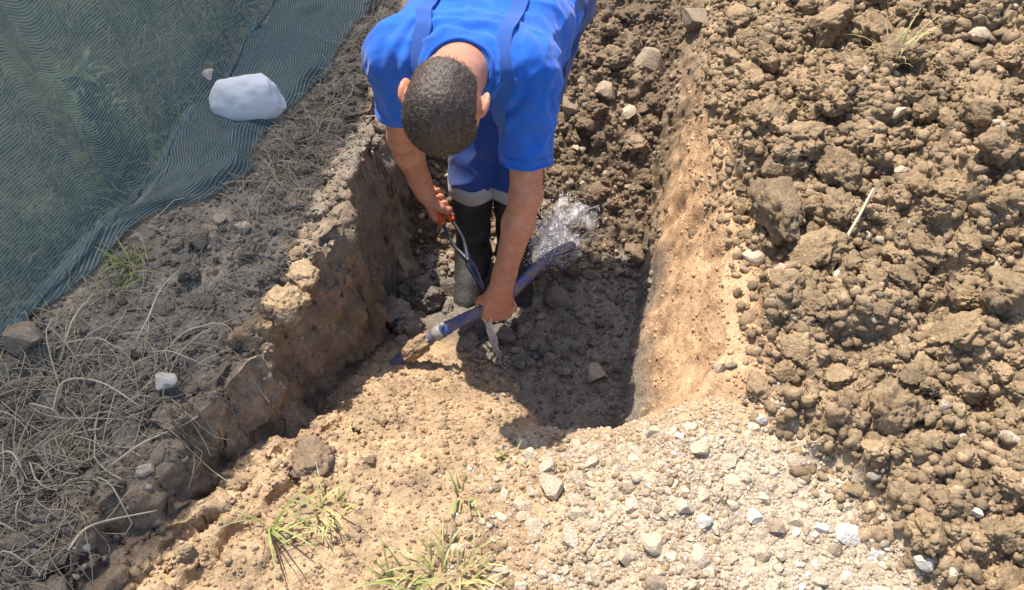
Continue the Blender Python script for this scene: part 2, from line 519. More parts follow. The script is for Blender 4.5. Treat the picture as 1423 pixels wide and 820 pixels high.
cc = B(cc, np.broadcast_to(C(.085, .09, .045), V.shape) * (1 + .3 * nB[..., None]), 1 - sstep(.03, .12, X - xEh))
farg = sstep(0, .6, far)
cc = B(cc, np.broadcast_to(C(.20, .18, .11), V.shape), farg * (X > -1.2))
sprd = np.exp(-(((X - .13) / .13) ** 2 + ((Y - 1.98) / .2) ** 2))
cc = cc * (1 - .45 * sstep(.25, .8, sprd + .15 * nB))[..., None]
wet = np.clip(sprd + sstep(.4, .8, ZN['pit']) + .3 * fl2 * (1 - sstep(2.0, 2.2, Y)), 0, 1)
ny, nx = X.shape
ii = np.arange(ny * nx).reshape(ny, nx)
Fq = np.stack([ii[:-1, :-1], ii[:-1, 1:], ii[1:, 1:], ii[1:, :-1]], -1).reshape(-1, 4)
me = mesh_from('ground', V.reshape(-1, 3), Fq, M_ground, True, np.clip(cc, 0, .9).reshape(-1, 3), {'wet': wet.ravel()})
ground = tag(obj('ground', me), kind='structure')
bpy.context.view_layer.update()
BVH = BVHTree.FromObject(ground, bpy.context.evaluated_depsgraph_get())
def drop(x, y):
    h = BVH.ray_cast(Vector((x, y, 3)), Vector((0, 0, -1)))
    if h[0] is None: return np.array([x, y, 0.0]), np.array([0, 0, 1.0])
    return np.array(h[0]), np.array(h[1])
def hit(px, py):                   # where a line of sight meets the ground
    h = BVH.ray_cast(Vector(CAM), Vector(ray(px, py)))
    return np.array(h[0]), np.array(h[1])
# ------------------------------------------------------------------ clods, stones, crumbs
def ico(sub):
    bm = bmesh.new(); bmesh.ops.create_icosphere(bm, subdivisions=sub, radius=1)
    bm.verts.ensure_lookup_table()
    v = np.array([q.co[:] for q in bm.verts]); f = np.array([[q.index for q in p.verts] for p in bm.faces]); bm.free()
    return v, f
IV4, IF4 = ico(5); IV3, IF3 = ico(3); IV1, IF1 = ico(1); IV2, IF2 = ico(2)
def clod_mesh(seed, mat, rugged=1.0):
    v = IV4; s = seed * 17.3
    lo = fbm(v[:, 0] * 1.1 + s, v[:, 1] * 1.1, v[:, 2] * 1.1, 3, seed)
    mid = fbm(v[:, 0] * 3.2 + s, v[:, 1] * 3.2, v[:, 2] * 3.2, 2, seed + 5)
    bil = np.abs(vnoise(v[:, 0] * 5.5, v[:, 1] * 5.5 + s, v[:, 2] * 5.5, seed + 9)) + .5 * np.abs(vnoise(v[:, 0] * 12, v[:, 1] * 12 + s, v[:, 2] * 12, seed + 11))
    fin = np.abs(vnoise(v[:, 0] * 21 + s, v[:, 1] * 21, v[:, 2] * 21, seed + 15)) + .6 * vnoise(v[:, 0] * 34 + s, v[:, 1] * 34, v[:, 2] * 34, seed + 16)
    r = 1 + .36 * lo + rugged * (.16 * mid - .27 * (bil - .4) - .05 * (fin - .3))
    r *= np.minimum(1, 1.0 / np.maximum(.55, np.abs(v @ nrm(rng.normal(size=3))) * 1.15))   # one broken flat side
    for cnt, wr, am in ((26, .46, .20), (150, .20, .10), (420, .11, .05)):       # crumbs stuck together
        c = rng.normal(size=(cnt, 3)); c /= np.linalg.norm(c, axis=1)[:, None]
        hgt = rng.uniform(.3, 1, cnt); rad = wr * rng.uniform(.7, 1.2, cnt)
        d2 = 2 - 2 * (v @ c.T)
        r = r + am * (np.minimum(.62, np.sqrt(np.maximum(0, 1 - d2 / rad ** 2))) / .62 * hgt).max(1)
    r = r * .86
    for _ in range(5):                                # broken faces
        nn_ = nrm(rng.normal(size=3)); ca_ = v @ nn_; lim = rng.uniform(.74, 1.0)
        r = np.where(ca_ > .2, np.minimum(r, lim / np.maximum(ca_, .2) * (1 + .05 * fin)), r)
    q = v * r[:, None] * np.array([1.0, rng.uniform(.7, .95), rng.uniform(.6, .8)])
    return mesh_from('clod', q, IF4, mat, True)
def stone_mesh(seed, mat, cuts=9, flat=.65, sharp=True, sub=3):
    v = IV3 if sub == 3 else IV4
    q = v.copy(); g = np.random.default_rng(seed)
    for _ in range(cuts):
        n = nrm(g.normal(size=3)); d = g.uniform(.48, .82)
        h = q @ n
        q = q - np.maximum(h - d, 0)[:, None] * n
    q = q * (1 + .05 * fbm(v[:, 0] * 2 + seed, v[:, 1] * 2, v[:, 2] * 2, 3, seed))[:, None]
    q = q * np.array([1, g.uniform(.65, .9), flat * g.uniform(.8, 1.15)])
    me = mesh_from('stone', q, IF3 if sub == 3 else IF4, mat, True)
    if sharp: me.set_sharp_from_angle(angle=math.radians(24))
    return me
CL = {k: [clod_mesh(i + 10 * j, m) for i in range(7)] for j, (k, m) in enumerate([('heap', M_clod)])}
def recolor(lst, m):
    out = []
    for a in lst:
        b = a.copy(); b.materials.clear(); b.materials.append(m); out.append(b)
    return out
CL['dark'] = recolor(CL['heap'], M_clod_dark); CL['sand'] = recolor(CL['heap'], M_clod_sand); CL['rubble'] = recolor(CL['heap'], M_rubble)
CL['damp'] = recolor(CL['heap'], M_clod_wet)
ST = {'gravel': [stone_mesh(100 + i, M_stone) for i in range(12)]}
for k, m in (('white', M_stonew), ('brown', M_stoneb), ('wet', M_clod_wet)): ST[k] = recolor(ST['gravel'], m)

def place(name, me, pos, r, rot=None, sc=None, label=None, cat=None, group=None):
    o = obj(name, me)
    o.location = pos
    o.rotation_euler = rot if rot is not None else (rng.uniform(-.5, .5), rng.uniform(-.5, .5), rng.uniform(0, 6.28))
    s = np.array(sc if sc is not None else (1, 1, 1)) * r
    o.scale = s
    return tag(o, label, cat, group)
def pxr(pos, px):                  # radius whose picture is px wide across
    return px * .5 * ((pos - CAM) @ AX_D) / FPX
def hero(kind, px, py, wpx, label, cat, name, lift=.25, rot=None, sc=None, i=None, group=None):
    p, n = hit(px, py)
    r = pxr(p, wpx)
    lst = (CL if cat in ('soil clod',) else ST)[kind]
    me = lst[(int(px) if i is None else i) % len(lst)]
    return place(name, me, p + np.array([0, 0, lift * r]), r, rot, sc, label, cat, group)
HEROES = []
def H(*a, **k):
    o = hero(*a, **k); HEROES.append((np.array(o.location), max(o.scale)))
# crumbly lumps that stand out
H('heap', 1082, 290, 88, 'broad crumbly brown clod between the orange trench side and the pale stick', 'soil clod', 'soil_clod', lift=.1, i=2, sc=(1.2, .9, .9))
H('heap', 1165, 245, 72, 'rounded brown clod just above the top of the pale stick on the heap', 'soil clod', 'soil_clod')
H('heap', 1365, 150, 88, 'large brown clod high on the right edge of the spoil heap', 'soil clod', 'soil_clod')
H('heap', 1395, 410, 80, 'rounded brown clod cut by the right picture edge at half height', 'soil clod', 'soil_clod')
H('heap', 1235, 575, 88, 'large brown clod with a deep dark hollow under it on lower heap', 'soil clod', 'soil_clod')
H('heap', 1150, 45, 76, 'tall dark brown clod beside the green grass tuft at the top', 'soil clod', 'soil_clod', sc=(.8, .8, 1.3))
H('heap', 1215, 50, 56, 'squat brown clod left under the green grass tuft at the top', 'soil clod', 'soil_clod')
H('heap', 1248, 395, 56, 'brown clod right of the lower end of the pale stick', 'soil clod', 'soil_clod')
H('heap', 1055, 548, 48, 'brown clod at the tip of the gravel beside the orange soil', 'soil clod', 'soil_clod')
H('heap', 1338, 545, 64, 'wide brown clod in the middle of the lower right heap', 'soil clod', 'soil_clod')
H('heap', 1215, 628, 36, 'small smooth tan clod lying at the gravel edge of the heap', 'soil clod', 'soil_clod')
H('heap', 1400, 745, 72, 'reddish brown clod in the bottom right corner of the picture', 'soil clod', 'soil_clod')
H('heap', 1290, 745, 64, 'brown clod beside the white stone at the bottom edge of the heap', 'soil clod', 'soil_clod')
H('rubble', 885, 32, 56, 'loose orange-brown clod in the trench right of the blue shirt, near the top', 'soil clod', 'soil_clod')
H('rubble', 848, 88, 50, 'brown clod in trench rubble under the topmost orange-brown clod', 'soil clod', 'soil_clod')
H('sand', 398, 432, 74, 'sunlit ochre clod on the brink of the left bank', 'soil clod', 'soil_clod', lift=.3, i=3)
H('sand', 424, 392, 46, 'small ochre clod behind the larger sunlit one on the left bank', 'soil clod', 'soil_clod', lift=.5)
H('rubble', 416, 363, 34, 'smallest reddish clod of the three in a row on the left bank', 'soil clod', 'soil_clod', lift=.6)
H('sand', 350, 470, 70, 'pale ochre crumbling clod left of the sunlit one on the bank brink', 'soil clod', 'soil_clod', lift=.2)
H('rubble', 438, 642, 64, 'dark clod sunk into the sand between the bank and the green grass', 'soil clod', 'soil_clod', lift=.0)
H('damp', 588, 418, 70, 'dark damp clod in the shade behind the blue pipe', 'soil clod', 'soil_clod')
H('damp', 548, 440, 56, 'dark damp clod against the foot of the left trench wall', 'soil clod', 'soil_clod')
H('damp', 625, 405, 40, 'small dark clod between the boots and the blue pipe', 'soil clod', 'soil_clod')
# stones that stand out
SP = dict(cat='stone', name='stone')
def S(kind, px, py, w, label, **k): H(kind, px, py, w, label, 'stone', 'stone', **k)
S('brown', 967, 33, 58, 'round grey-brown stone at the top of the trench by the orange edge')
S('gravel', 870, 162, 32, 'pale tan flat stone on the trench rubble right of the sleeve')
S('brown', 840, 130, 44, 'dark grey stone half buried in rubble above the pale tan one')
S('brown', 905, 95, 60, 'flat grey slab stone in the trench rubble near the orange edge')
S('brown', 790, 150, 36, 'grey stone in the rubble touching the edge of the blue sleeve')
S('brown', 826, 521, 36, 'brown stone alone on the smooth wet floor of the pit')
S('wet', 700, 475, 52, 'dark blocky stone on the pit floor just under the hand on the pipe', lift=.5)
S('wet', 775, 420, 44, 'largest dark oval stone in the pile on the pit floor')
S('gravel', 770, 678, 50, 'large pale angular stone at the upper edge of the gravel')
S('gravel', 790, 748, 44, 'upright pale stone in the gravel below the large angular one', sc=(.7, 1.1, 1))
S('gravel', 908, 755, 42, 'rounded pale stone in the bottom middle of the gravel')
S('gravel', 868, 775, 40, 'pale stone left of the rounded one near the bottom edge')
S('brown', 1080, 733, 38, 'flat grey stone flush in the white gravel', lift=.05)
S('white', 1180, 744, 44, 'broad white stone in the right part of the gravel', lift=.1)
S('white', 1047, 720, 30, 'white chip of stone left of the flat grey one in the gravel')
S('white', 1286, 782, 34, 'white stone at the foot of the heap near the bottom edge')
S('white', 1356, 712, 28, 'white stone lodged between clods at the lower right')
S('white', 1058, 583, 22, 'small white stone in the shadow of the clod at the gravel tip')
S('white', 231, 535, 40, 'white faceted stone lying on the dry grass of the left bank', lift=.5, i=3)
S('gravel', 308, 306, 26, 'small pale stone under the lower edge of the net')
S('gravel', 337, 318, 30, 'grey pebble right of the pale stone at the net edge')
S('brown', 226, 430, 36, 'dull grey stone set in the left bank below the weed')
S('gravel', 1246, 159, 28, 'small pale flat stone high on the spoil heap')
S('gravel', 1252, 240, 26, 'pinkish pebble on the heap above the pale stick')
S('gravel', 1360, 50, 36, 'flat pale stone near the top right of the heap')
S('gravel', 1045, 357, 40, 'pale stone tucked under the broad clod at the trench edge', lift=.0)
S('gravel', 1085, 375, 26, 'small pale stone right of the one under the broad clod')
S('brown', 999, 513, 24, 'orange-brown stone on the orange soil of the trench side')
S('brown', 1017, 508, 20, 'smaller orange-brown stone beside its twin on the orange soil')
S('brown', 40, 475, 74, 'large brownish boulder behind the lower edge of the net', lift=.3)
S('white', 120, 760, 22, 'small white chip among the dry grass at lower left')
S('gravel', 205, 655, 30, 'pale flat stone at the edge of the dry grass')

xE = P([(.42, -1.55), (.84, -1.35), (1.17, -1.205), (1.44, -1.07), (1.63, -.985), (1.70, -.84), (1.78, -.765), (2.0, -.70), (2.22, -.62), (2.5, -.535), (2.78, -.47), (3.4, -.36), (4.4, -.2)])   # hem of the net
def proj(p):
    q = np.asarray(p) - CAM; d = q @ AX_D
    return 711.5 + FPX * q[..., 0] / d, 410 - FPX * (q @ AX_U) / d
def inview(p, m=25):
    a, b = proj(p); return (a > -m) & (a < 1423 + m) & (b > -m) & (b < 820 + m)
def zone_label(zs):
    def f(p, r):
        a, b = proj(p)
        for (x0, y0, x1, y1), ph in zs:
            if x0 <= a < x1 and y0 <= b < y1: return ph
        return zs[-1][1]
    return f
def scatter(n, box, ok, r_of, kinds, name, label, cat, group, lift=.2, avoid=True, mind=.6, sc=None):
    placed = []; tries = 0
    while len(placed) < n and tries < n * 60:
        tries += 1
        x = rng.uniform(box[0], box[1]); y = rng.uniform(box[2], box[3])
        if not ok(x, y): continue
        p, nr = drop(x, y)
        if not inview(p): continue
        r = r_of()
        if any((abs(q[0] - p[0]) + abs(q[1] - p[1])) < mind * (r + rr) for q, rr in placed): continue
        if avoid and any(np.linalg.norm(q - p) < .8 * (r + rr) for q, rr in HEROES): continue
        placed.append((p, r))
        me = kinds[rng.integers(len(kinds))]
        place(name, me, p + np.array([0, 0, lift * r]), r, None, sc, label(p, r) if callable(label) else label, cat, group)
    return placed
BIG = 9999
def sized(zs, big, small, lim):
    z = zone_label(zs)
    return lambda p, r: (big if r > lim else small) + ' ' + z(p, r)
L_heap = sized([((-BIG, -BIG, 1180, 130), 'at the top of the heap next to the trench'), ((1180, -BIG, BIG, 130), 'along the top edge of the heap'),
    ((-BIG, 130, 1150, 400), 'beside the broad clod at the trench side'), ((1150, 130, 1290, 400), 'around the pale stick on the heap'), ((1290, 130, BIG, 400), 'on the upper right heap'),
    ((-BIG, 400, 1180, 560), 'on the heap beside the orange soil'), ((1180, 400, BIG, 560), 'on the right middle of the heap'), ((-BIG, 560, 1250, 690), 'where the heap meets the gravel tip'),
    ((1250, 560, BIG, 690), 'on the lower right heap'), ((-BIG, 690, BIG, BIG), 'at the bottom right corner of the heap')], 'fist-sized crumbly brown clod', 'small crumbly brown clod', .034)
L_grav = sized([((-BIG, -BIG, 800, 700), 'just below the pit lip, in sandy gravel'), ((800, -BIG, 1010, 700), 'in the middle gravel under the pit lip'), ((1010, -BIG, BIG, 700), 'in the gravel tip beside the heap'),
    ((-BIG, 700, 800, BIG), 'near the large yellow-green tuft'), ((800, 700, 1000, BIG), 'at the bottom middle of the gravel'), ((1000, 700, BIG, BIG), 'at the bottom right of the gravel')], 'larger pale angular stone', 'small pale angular stone', .0125)
L_rub = sized([((-BIG, -BIG, 880, 120), 'close beside the blue back, in trench rubble'), ((880, -BIG, BIG, 120), 'at the far end of the trench rubble'), ((-BIG, 120, 870, 250), 'beside the blue sleeve, in trench rubble'),
    ((870, 120, BIG, 250), 'in rubble along the orange edge'), ((-BIG, 250, BIG, BIG), 'in rubble around the water spray')], 'larger loose brown lump', 'small loose brown lump', .026)
L_bank = zone_label([((-BIG, -BIG, BIG, 330), 'small grey-brown clod between the net hem and the trench'), ((-BIG, 330, BIG, 520), 'small grey-brown clod above the white stone on the left bank'), ((-BIG, 520, BIG, BIG), 'small grey-brown clod among the dry grass at lower left')])
L_wet = sized([((-BIG, -BIG, 800, BIG), 'in the pile nearest the hand on the pipe'), ((800, -BIG, BIG, BIG), 'by the right wall of the pit')], 'larger dark wet stone', 'small dark wet pebble', .019)
L_sand = zone_label([((-BIG, -BIG, BIG, 600), 'small ochre lump on the sunlit sand near the pipe'), ((-BIG, 600, 480, BIG), 'small ochre lump on the sand beside the left bank'), ((480, 600, BIG, BIG), 'small ochre lump on the sand between tufts and pit')])
logr = lambda a, b, k=1.0: (lambda: a * (b / a) ** (rng.random() ** k))
scatter(285, (.55, 1.75, .35, 3.3), lambda x, y: x > xH(y) + .02, logr(.019, .055, 1.5), CL['heap'], 'soil_clod', L_heap, 'soil clod', 'clods of the spoil heap', lift=.12, mind=.5)
scatter(130, (-.42, .75, 1.75, 3.3), lambda x, y: xL(y) + .1 < x < xRb(y) + .02 and y > 1.9, logr(.016, .05, 1.6), CL['rubble'] + CL['rubble'] + ST['brown'][:4], 'rubble_lump', L_rub, 'rubble', 'rubble in the trench', lift=.15)
pitok = lambda x, y: (xRb(y) + .03 > x > -.12 + max(0, 1.35 - y) * .8) and y > 1.13
scatter(110, (-.2, .48, 1.3, 1.95), lambda x, y: pitok(x, y) and y > 1.45 - .1 * rng.random(), logr(.012, .03, 1.2), ST['wet'], 'pebble', L_wet, 'pebble', 'wet pebbles in the pit', lift=.3)
scatter(28, (-.1, .4, 1.13, 1.5), pitok, logr(.007, .018, 1.2), ST['wet'] + ST['brown'][:2], 'pebble', 'small pebble scattered on the smooth front part of the pit floor', 'pebble', 'small pebbles on the pit floor', lift=.2)
gvok = lambda x, y: y < 1.02 and -.15 + .35 * max(0, y - .7) < x < xH(y) - .01 and rng.random() < min(1, .25 + 2.0 * (x + .12))
scatter(265, (-.2, .95, .5, 1.03), gvok, logr(.0095, .030, 1.6), ST['gravel'] * 9 + ST['white'][:9] + ST['brown'][:4], 'gravel_stone', L_grav, 'gravel stone', 'gravel stones in the foreground', lift=-.05, mind=.75)
scatter(45, (-.9, .0, .55, 1.45), lambda x, y: x > xL(y) + .12 and y < 1.42, logr(.008, .022, 1.5), CL['sand'], 'sand_lump', L_sand, 'lump of sand', 'sand lumps left of the pit', lift=.1)
scatter(70, (-1.3, -.42, .6, 2.5), lambda x, y: xE(y) + .04 < x < xL(y) - .02, logr(.010, .032, 1.5), CL['dark'], 'bank_clod', L_bank, 'soil clod', 'clods on the left bank', lift=.1)
scatter(26, (-.42, .05, 1.55, 1.95), lambda x, y: x > xL(y) + .1, logr(.018, .045, 1.2), CL['damp'], 'damp_clod', 'dark damp clod on the trench floor around the boots', 'soil clod', 'damp clods around the boots', lift=.15)

def crumbs(name, n, box, ok, r0, r1, colf, mat, k=2.0, lift=.2, label='', cat='', flat=.75, tmpl=None, jit=(.7, 1.25), smooth=True):
    tmpl = tmpl or (IV1, IF1)
    xs, ysn, zs, rs, cs = [], [], [], [], []
    m = 0
    while m < n:
        x = rng.uniform(box[0], box[1], n); y = rng.uniform(box[2], box[3], n)
        keep = ok(x, y)
        for a, b in zip(x[keep], y[keep]):
            p, nr = drop(a, b)
            if not inview(p, 60): continue
            xs.append(p); m += 1
            if m >= n: break
    p = np.array(xs); r = r0 * (r1 / r0) ** (rng.random(n) ** k)
    iv, jf = tmpl
    v = iv[None] * rng.uniform(jit[0], jit[1], (n, len(iv), 1))
    v = v * rng.uniform(.65, 1.2, (n, 1, 3)) * np.array([1, 1, flat])
    a = rng.uniform(0, 6.28, n); ca, sa = np.cos(a)[:, None], np.sin(a)[:, None]
    b = rng.uniform(-.7, .7, n); cb, sb = np.cos(b)[:, None], np.sin(b)[:, None]
    y1 = v[..., 1] * cb - v[..., 2] * sb; z1 = v[..., 1] * sb + v[..., 2] * cb; x1 = v[..., 0]
    v = np.stack([x1 * ca - y1 * sa, x1 * sa + y1 * ca, z1], -1)
    v = v * r[:, None, None] + (p + np.array([0, 0, 1]) * (lift * r)[:, None])[:, None]
    f = jf[None] + (np.arange(n) * len(iv))[:, None, None]
    c = np.repeat(colf(p[:, 0], p[:, 1], n)[:, None], len(iv), 1)
    me = mesh_from(name, v.reshape(-1, 3), f.reshape(-1, 3), mat, smooth, c.reshape(-1, 3))
    return tag(obj(name, me), label, cat, kind='stuff')
def tones(base, v=.2, alt=None, pa=.0):
    base = np.array(base)
    def f(x, y, n):
        c = base[None] * (1 + v * rng.normal(size=(n, 1)))
        if alt is not None:
            q = rng.random(n) < pa; c[q] = np.array(alt)[None] * (1 + .15 * rng.normal(size=(q.sum(), 1)))
        return np.clip(c, .03, .85)
    return f
ICO0 = ico(1)
ICO0 = (ICO0[0], ICO0[1])
def ok_heap(x, y): return x > xH(y) - .02 + .03 * rng.normal(size=len(x))
crumbs('soil_crumbs', 5500, (.5, 1.8, .35, 3.4), ok_heap, .004, .021, tones(heap_c, .14, (.5, .42, .32), .02), M_crumb, 1.9, tmpl=(IV2, IF2), label='fine loose soil crumbs covering the spoil heap', cat='soil crumbs')
crumbs('broken_crumbs', 13000, (.5, 1.8, .35, 3.4), ok_heap, .004, .019, tones(heap_c, .16, (.5, .42, .32), .02), M_crumb, 1.7, jit=(.55, 1.4), smooth=False, label='angular broken bits of dug soil between the clods of the heap', cat='soil crumbs')
crumbs('rubble_crumbs', 4500, (-.45, .8, 1.8, 3.4), lambda x, y: (x > xL(y) + .08) & (x < xRb(y) + .05) & (y > 1.9), .004, .016, tones(rub_c, .22, (.45, .36, .26), .05), M_crumb, 1.5, label='fine loose rubble crumbs in the trench behind the person', cat='soil crumbs')
crumbs('sand_grains', 6500, (-.95, .5, .5, 1.5), lambda x, y: (x > xL(y) + .1) & ((x < .02) | (y < 1.06)) & (x < .45), .002, .0085, tones(sand * .97, .12, (.55, .45, .33), .04), M_crumb, 1.9, label='loose sand crumbs strewn over the sunlit slope', cat='sand')
crumbs('side_crumbs', 900, (.3, .75, 1.05, 2.4), lambda x, y: (x > xRb(y) + .06) & (x < xH(y) + .02), .002, .008, tones(orange, .18, (.35, .26, .16), .3), M_crumb, 2.0, label='small soil crumbs on the orange trench side', cat='soil crumbs')
crumbs('gravel', 7500, (-.25, .95, .5, 1.08), lambda x, y: (x < xH(y) + .01) & (x > -.16 + .4 * np.maximum(0, y - .8)) & (rng.random(len(x)) < np.clip(.12 + 1.9 * (x + .15), 0, 1)), .002, .008, tones((.50, .405, .295), .14, (.60, .54, .46), .12), M_grit, 1.5, lift=-.05, label='fine pale gravel filling the foreground between the larger stones', cat='gravel')
crumbs('pit_grit', 2200, (-.15, .48, 1.12, 1.98), lambda x, y: (x < xRb(y) + .03) & (x > -.12 + np.maximum(0, 1.35 - y) * .8), .002, .009, tones((.23, .2, .165), .25, (.3, .27, .23), .05), M_grit, 1.5, label='dark wet grit on the pit floor', cat='grit')
crumbs('bank_crumbs', 4000, (-1.35, -.38, .5, 2.7), lambda x, y: (x < xL(y) + .04) & (x > xE(y)), .002, .011, tones((.27, .23, .185), .25, (.4, .36, .3), .06), M_crumb, 1.8, label='loose grey soil crumbs on top of the left bank', cat='soil crumbs')
# ------------------------------------------------------------------ shade net
def net_material():
    m = bpy.data.materials.new('net_weave'); m.use_nodes = True; t = m.node_tree
    for n in list(t.nodes): t.nodes.remove(n)
    out = N(t, 'ShaderNodeOutputMaterial'); uv = N(t, 'ShaderNodeUVMap', uv_map='weave')
    mp = N(t, 'ShaderNodeMapping'); mp.inputs['Rotation'].default_value = (0, 0, math.radians(-14)); t.links.new(uv.outputs[0], mp.inputs[0])
    wn = noise_n(t, 3.0, 3, .5, mp.outputs[0])
    add = N(t, 'ShaderNodeVectorMath', operation='MULTIPLY_ADD'); add.inputs[1].default_value = (.002, .002, .002)
    t.links.new(wn.outputs['Color'], add.inputs[0]); t.links.new(mp.outputs[0], add.inputs[2])
    wv = N(t, 'ShaderNodeTexWave', wave_type='BANDS', bands_direction='Y'); setin(wv, Scale=1 / .0082 * .5 / 1.59, Distortion=0.0, Detail=0.0); wv.inputs['Detail Scale'].default_value = 2.0
    t.links.new(add.outputs[0], wv.inputs[0])
    wx = N(t, 'ShaderNodeTexWave', wave_type='BANDS', bands_direction='X'); setin(wx, Scale=1 / .006 * .5 / 1.59, Distortion=0.0, Detail=0.0)
    t.links.new(add.outputs[0], wx.inputs[0])
    big = noise_n(t, 2.2, 5, .6, mp.outputs[0])
    cr = ramp_n(t, wv.outputs[0], [(.1, (.066, .105, .115)), (.85, (.17, .235, .24))])
    bc = ramp_n(t, big.outputs[0], [(.3, (.78, .80, .86)), (.7, (1.15, 1.12, 1.02))])
    c = mul_n(t, cr.outputs[0], bc.outputs[0])
    df = N(t, 'ShaderNodeBsdfDiffuse'); tl = N(t, 'ShaderNodeBsdfTranslucent'); t.links.new(c, df.inputs[0]); t.links.new(c, tl.inputs[0])
    gl = N(t, 'ShaderNodeBsdfGlossy'); gl.inputs['Roughness'].default_value = .45; gl.inputs[0].default_value = (.5, .55, .6, 1)
    bp = bump_n(t, wv.outputs[0], .6, .003)
    for q in (df, tl, gl): t.links.new(bp, q.inputs['Normal'])
    m1 = N(t, 'ShaderNodeMixShader'); m1.inputs[0].default_value = .25; t.links.new(df.outputs[0], m1.inputs[1]); t.links.new(tl.outputs[0], m1.inputs[2])
    m2 = N(t, 'ShaderNodeMixShader'); m2.inputs[0].default_value = .05; t.links.new(m1.outputs[0], m2.inputs[1]); t.links.new(gl.outputs[0], m2.inputs[2])
    tr = N(t, 'ShaderNodeBsdfTransparent')
    ad = N(t, 'ShaderNodeMath', operation='MULTIPLY'); t.links.new(wv.outputs[0], ad.inputs[0]); t.links.new(wx.outputs[0], ad.inputs[1])
    mr = N(t, 'ShaderNodeMapRange'); t.links.new(ad.outputs[0], mr.inputs[0]); setin(mr, From_Min=.0, From_Max=.6, To_Min=.68, To_Max=.93)
    m3 = N(t, 'ShaderNodeMixShader'); t.links.new(mr.outputs[0], m3.inputs[0]); t.links.new(tr.outputs[0], m3.inputs[1]); t.links.new(m2.outputs[0], m3.inputs[2])
    t.links.new(m3.outputs[0], out.inputs[0])
    return m
M_net = net_material()
foot = [(-1.62, .35), (-1.40, .80), (-1.22, 1.22), (-1.10, 1.62), (-.98, 2.0), (-.88, 2.6), (-.76, 3.4), (-.62, 4.4)]
edge = [(-1.55, .42), (-1.35, .84), (-1.205, 1.17), (-1.07, 1.44), (-.985, 1.63), (-.84, 1.70), (-.765, 1.78), (-.70, 2.0), (-.62, 2.22), (-.535, 2.5), (-.47, 2.78), (-.36, 3.4), (-.2, 4.4)]
ns = 300
fx = spline(np.c_[foot, np.zeros(len(foot))], ns)[:, :2]
ed = np.array(edge); exy = np.c_[np.interp(fx[:, 1], ed[:, 1], ed[:, 0]), fx[:, 1]]
exy = spline(np.c_[ed, np.zeros(len(ed))], 400)[:, :2]
exy = np.c_[np.interp(fx[:, 1], exy[:, 1], exy[:, 0]), fx[:, 1]]
slen = np.concatenate([[0], np.cumsum(np.linalg.norm(np.diff(fx, axis=0), axis=1))])
nf, nv = 36, 150
VV = np.zeros((nf + nv, ns, 3)); UV = np.zeros((nf + nv, ns, 2))
HN = 1.95
for i in range(ns):
    fl = np.linalg.norm(fx[i] - exy[i])
    for j in range(nf):
        f = j / nf
        q = exy[i] * (1 - f) + fx[i] * f
        VV[j, i] = (q[0], q[1], 0); UV[j, i] = (slen[i], f * fl)
    for j in range(nv):
        h = HN * j / (nv - 1)
        belly = .05 * math.sin(math.pi * min(1, h / 1.0)) * (1 + .4 * math.sin(slen[i] * 3.1))
        lean = -.08 * h
        VV[nf + j, i] = (fx[i, 0] + lean + belly * .0 - .02, fx[i, 1] + .02 * h, h); UV[nf + j, i] = (slen[i], fl + h)
gz = np.array([[drop(VV[j, i, 0], VV[j, i, 1])[0][2] for i in range(ns)] for j in range(nf)])
kf = np.hanning(13); kf /= kf.sum()
gz = np.array([np.convolve(np.pad(g_, 6, mode='edge'), kf, 'valid') for g_ in gz])
for j in range(nf):
    f = j / nf
    VV[j, :, 2] = np.maximum(gz[j], -.02) + .012 + .05 * sstep(.55, 1, np.array([f]))[0] * 0
ker = np.hanning(61); ker /= ker.sum()
VV[nf:, :, 2] += np.convolve(np.pad(gz[-1], 30, mode='edge'), ker, 'valid') + .012
# folds: hanging creases on the upright part, gathers on the flap
s_ = UV[..., 0]; t_ = UV[..., 1]
up = np.zeros_like(s_); up[nf:] = 1
hgt = np.zeros_like(s_); hgt[nf:] = np.linspace(0, HN, nv)[:, None]
diag = s_ - .15 * hgt
fold = 0.024 * vnoise(diag * 1.5, hgt * .6, 0 * s_, 3)
for c0, a0, w0 in ((1.62, .035, .035), (1.95, .022, .03), (1.25, .02, .04), (2.45, .03, .05)):
    fold += a0 * np.exp(-((diag - c0) / w0) ** 2) * np.exp(-hgt * .5)
rise = sstep(0, .25, hgt)
VV[..., 0] += up * (fold * (.35 + .65 * rise) + .05 * (1 - np.exp(-hgt * 6)) * 0)
VV[..., 0] += up * (.07 * np.exp(-hgt / .10))          # the foot of the net runs out onto the ground
gath = .013 * np.abs(vnoise(s_ * 9 + t_ * 6, t_ * 16, 0 * s_, 8)) + .010 * np.abs(vnoise(s_ * 26 + t_ * 22, t_ * 30, 0 * s_, 9)) + .02 * np.maximum(0, vnoise(s_ * 4, t_ * 5, 0 * s_, 12))
VV[..., 2] += (1 - up) * gath * sstep(0, .05, t_)
VV[..., 0] += (1 - up) * .02 * vnoise(s_ * 12, t_ * 3, 0 * s_, 10)
VV = smooth_mesh(VV.reshape(-1, 3), np.stack([(a := np.arange((nf + nv) * ns).reshape(nf + nv, ns))[:-1, :-1], a[:-1, 1:], a[1:, 1:], a[1:, :-1]], -1).reshape(-1, 4), 2, .4).reshape(nf + nv, ns, 3)
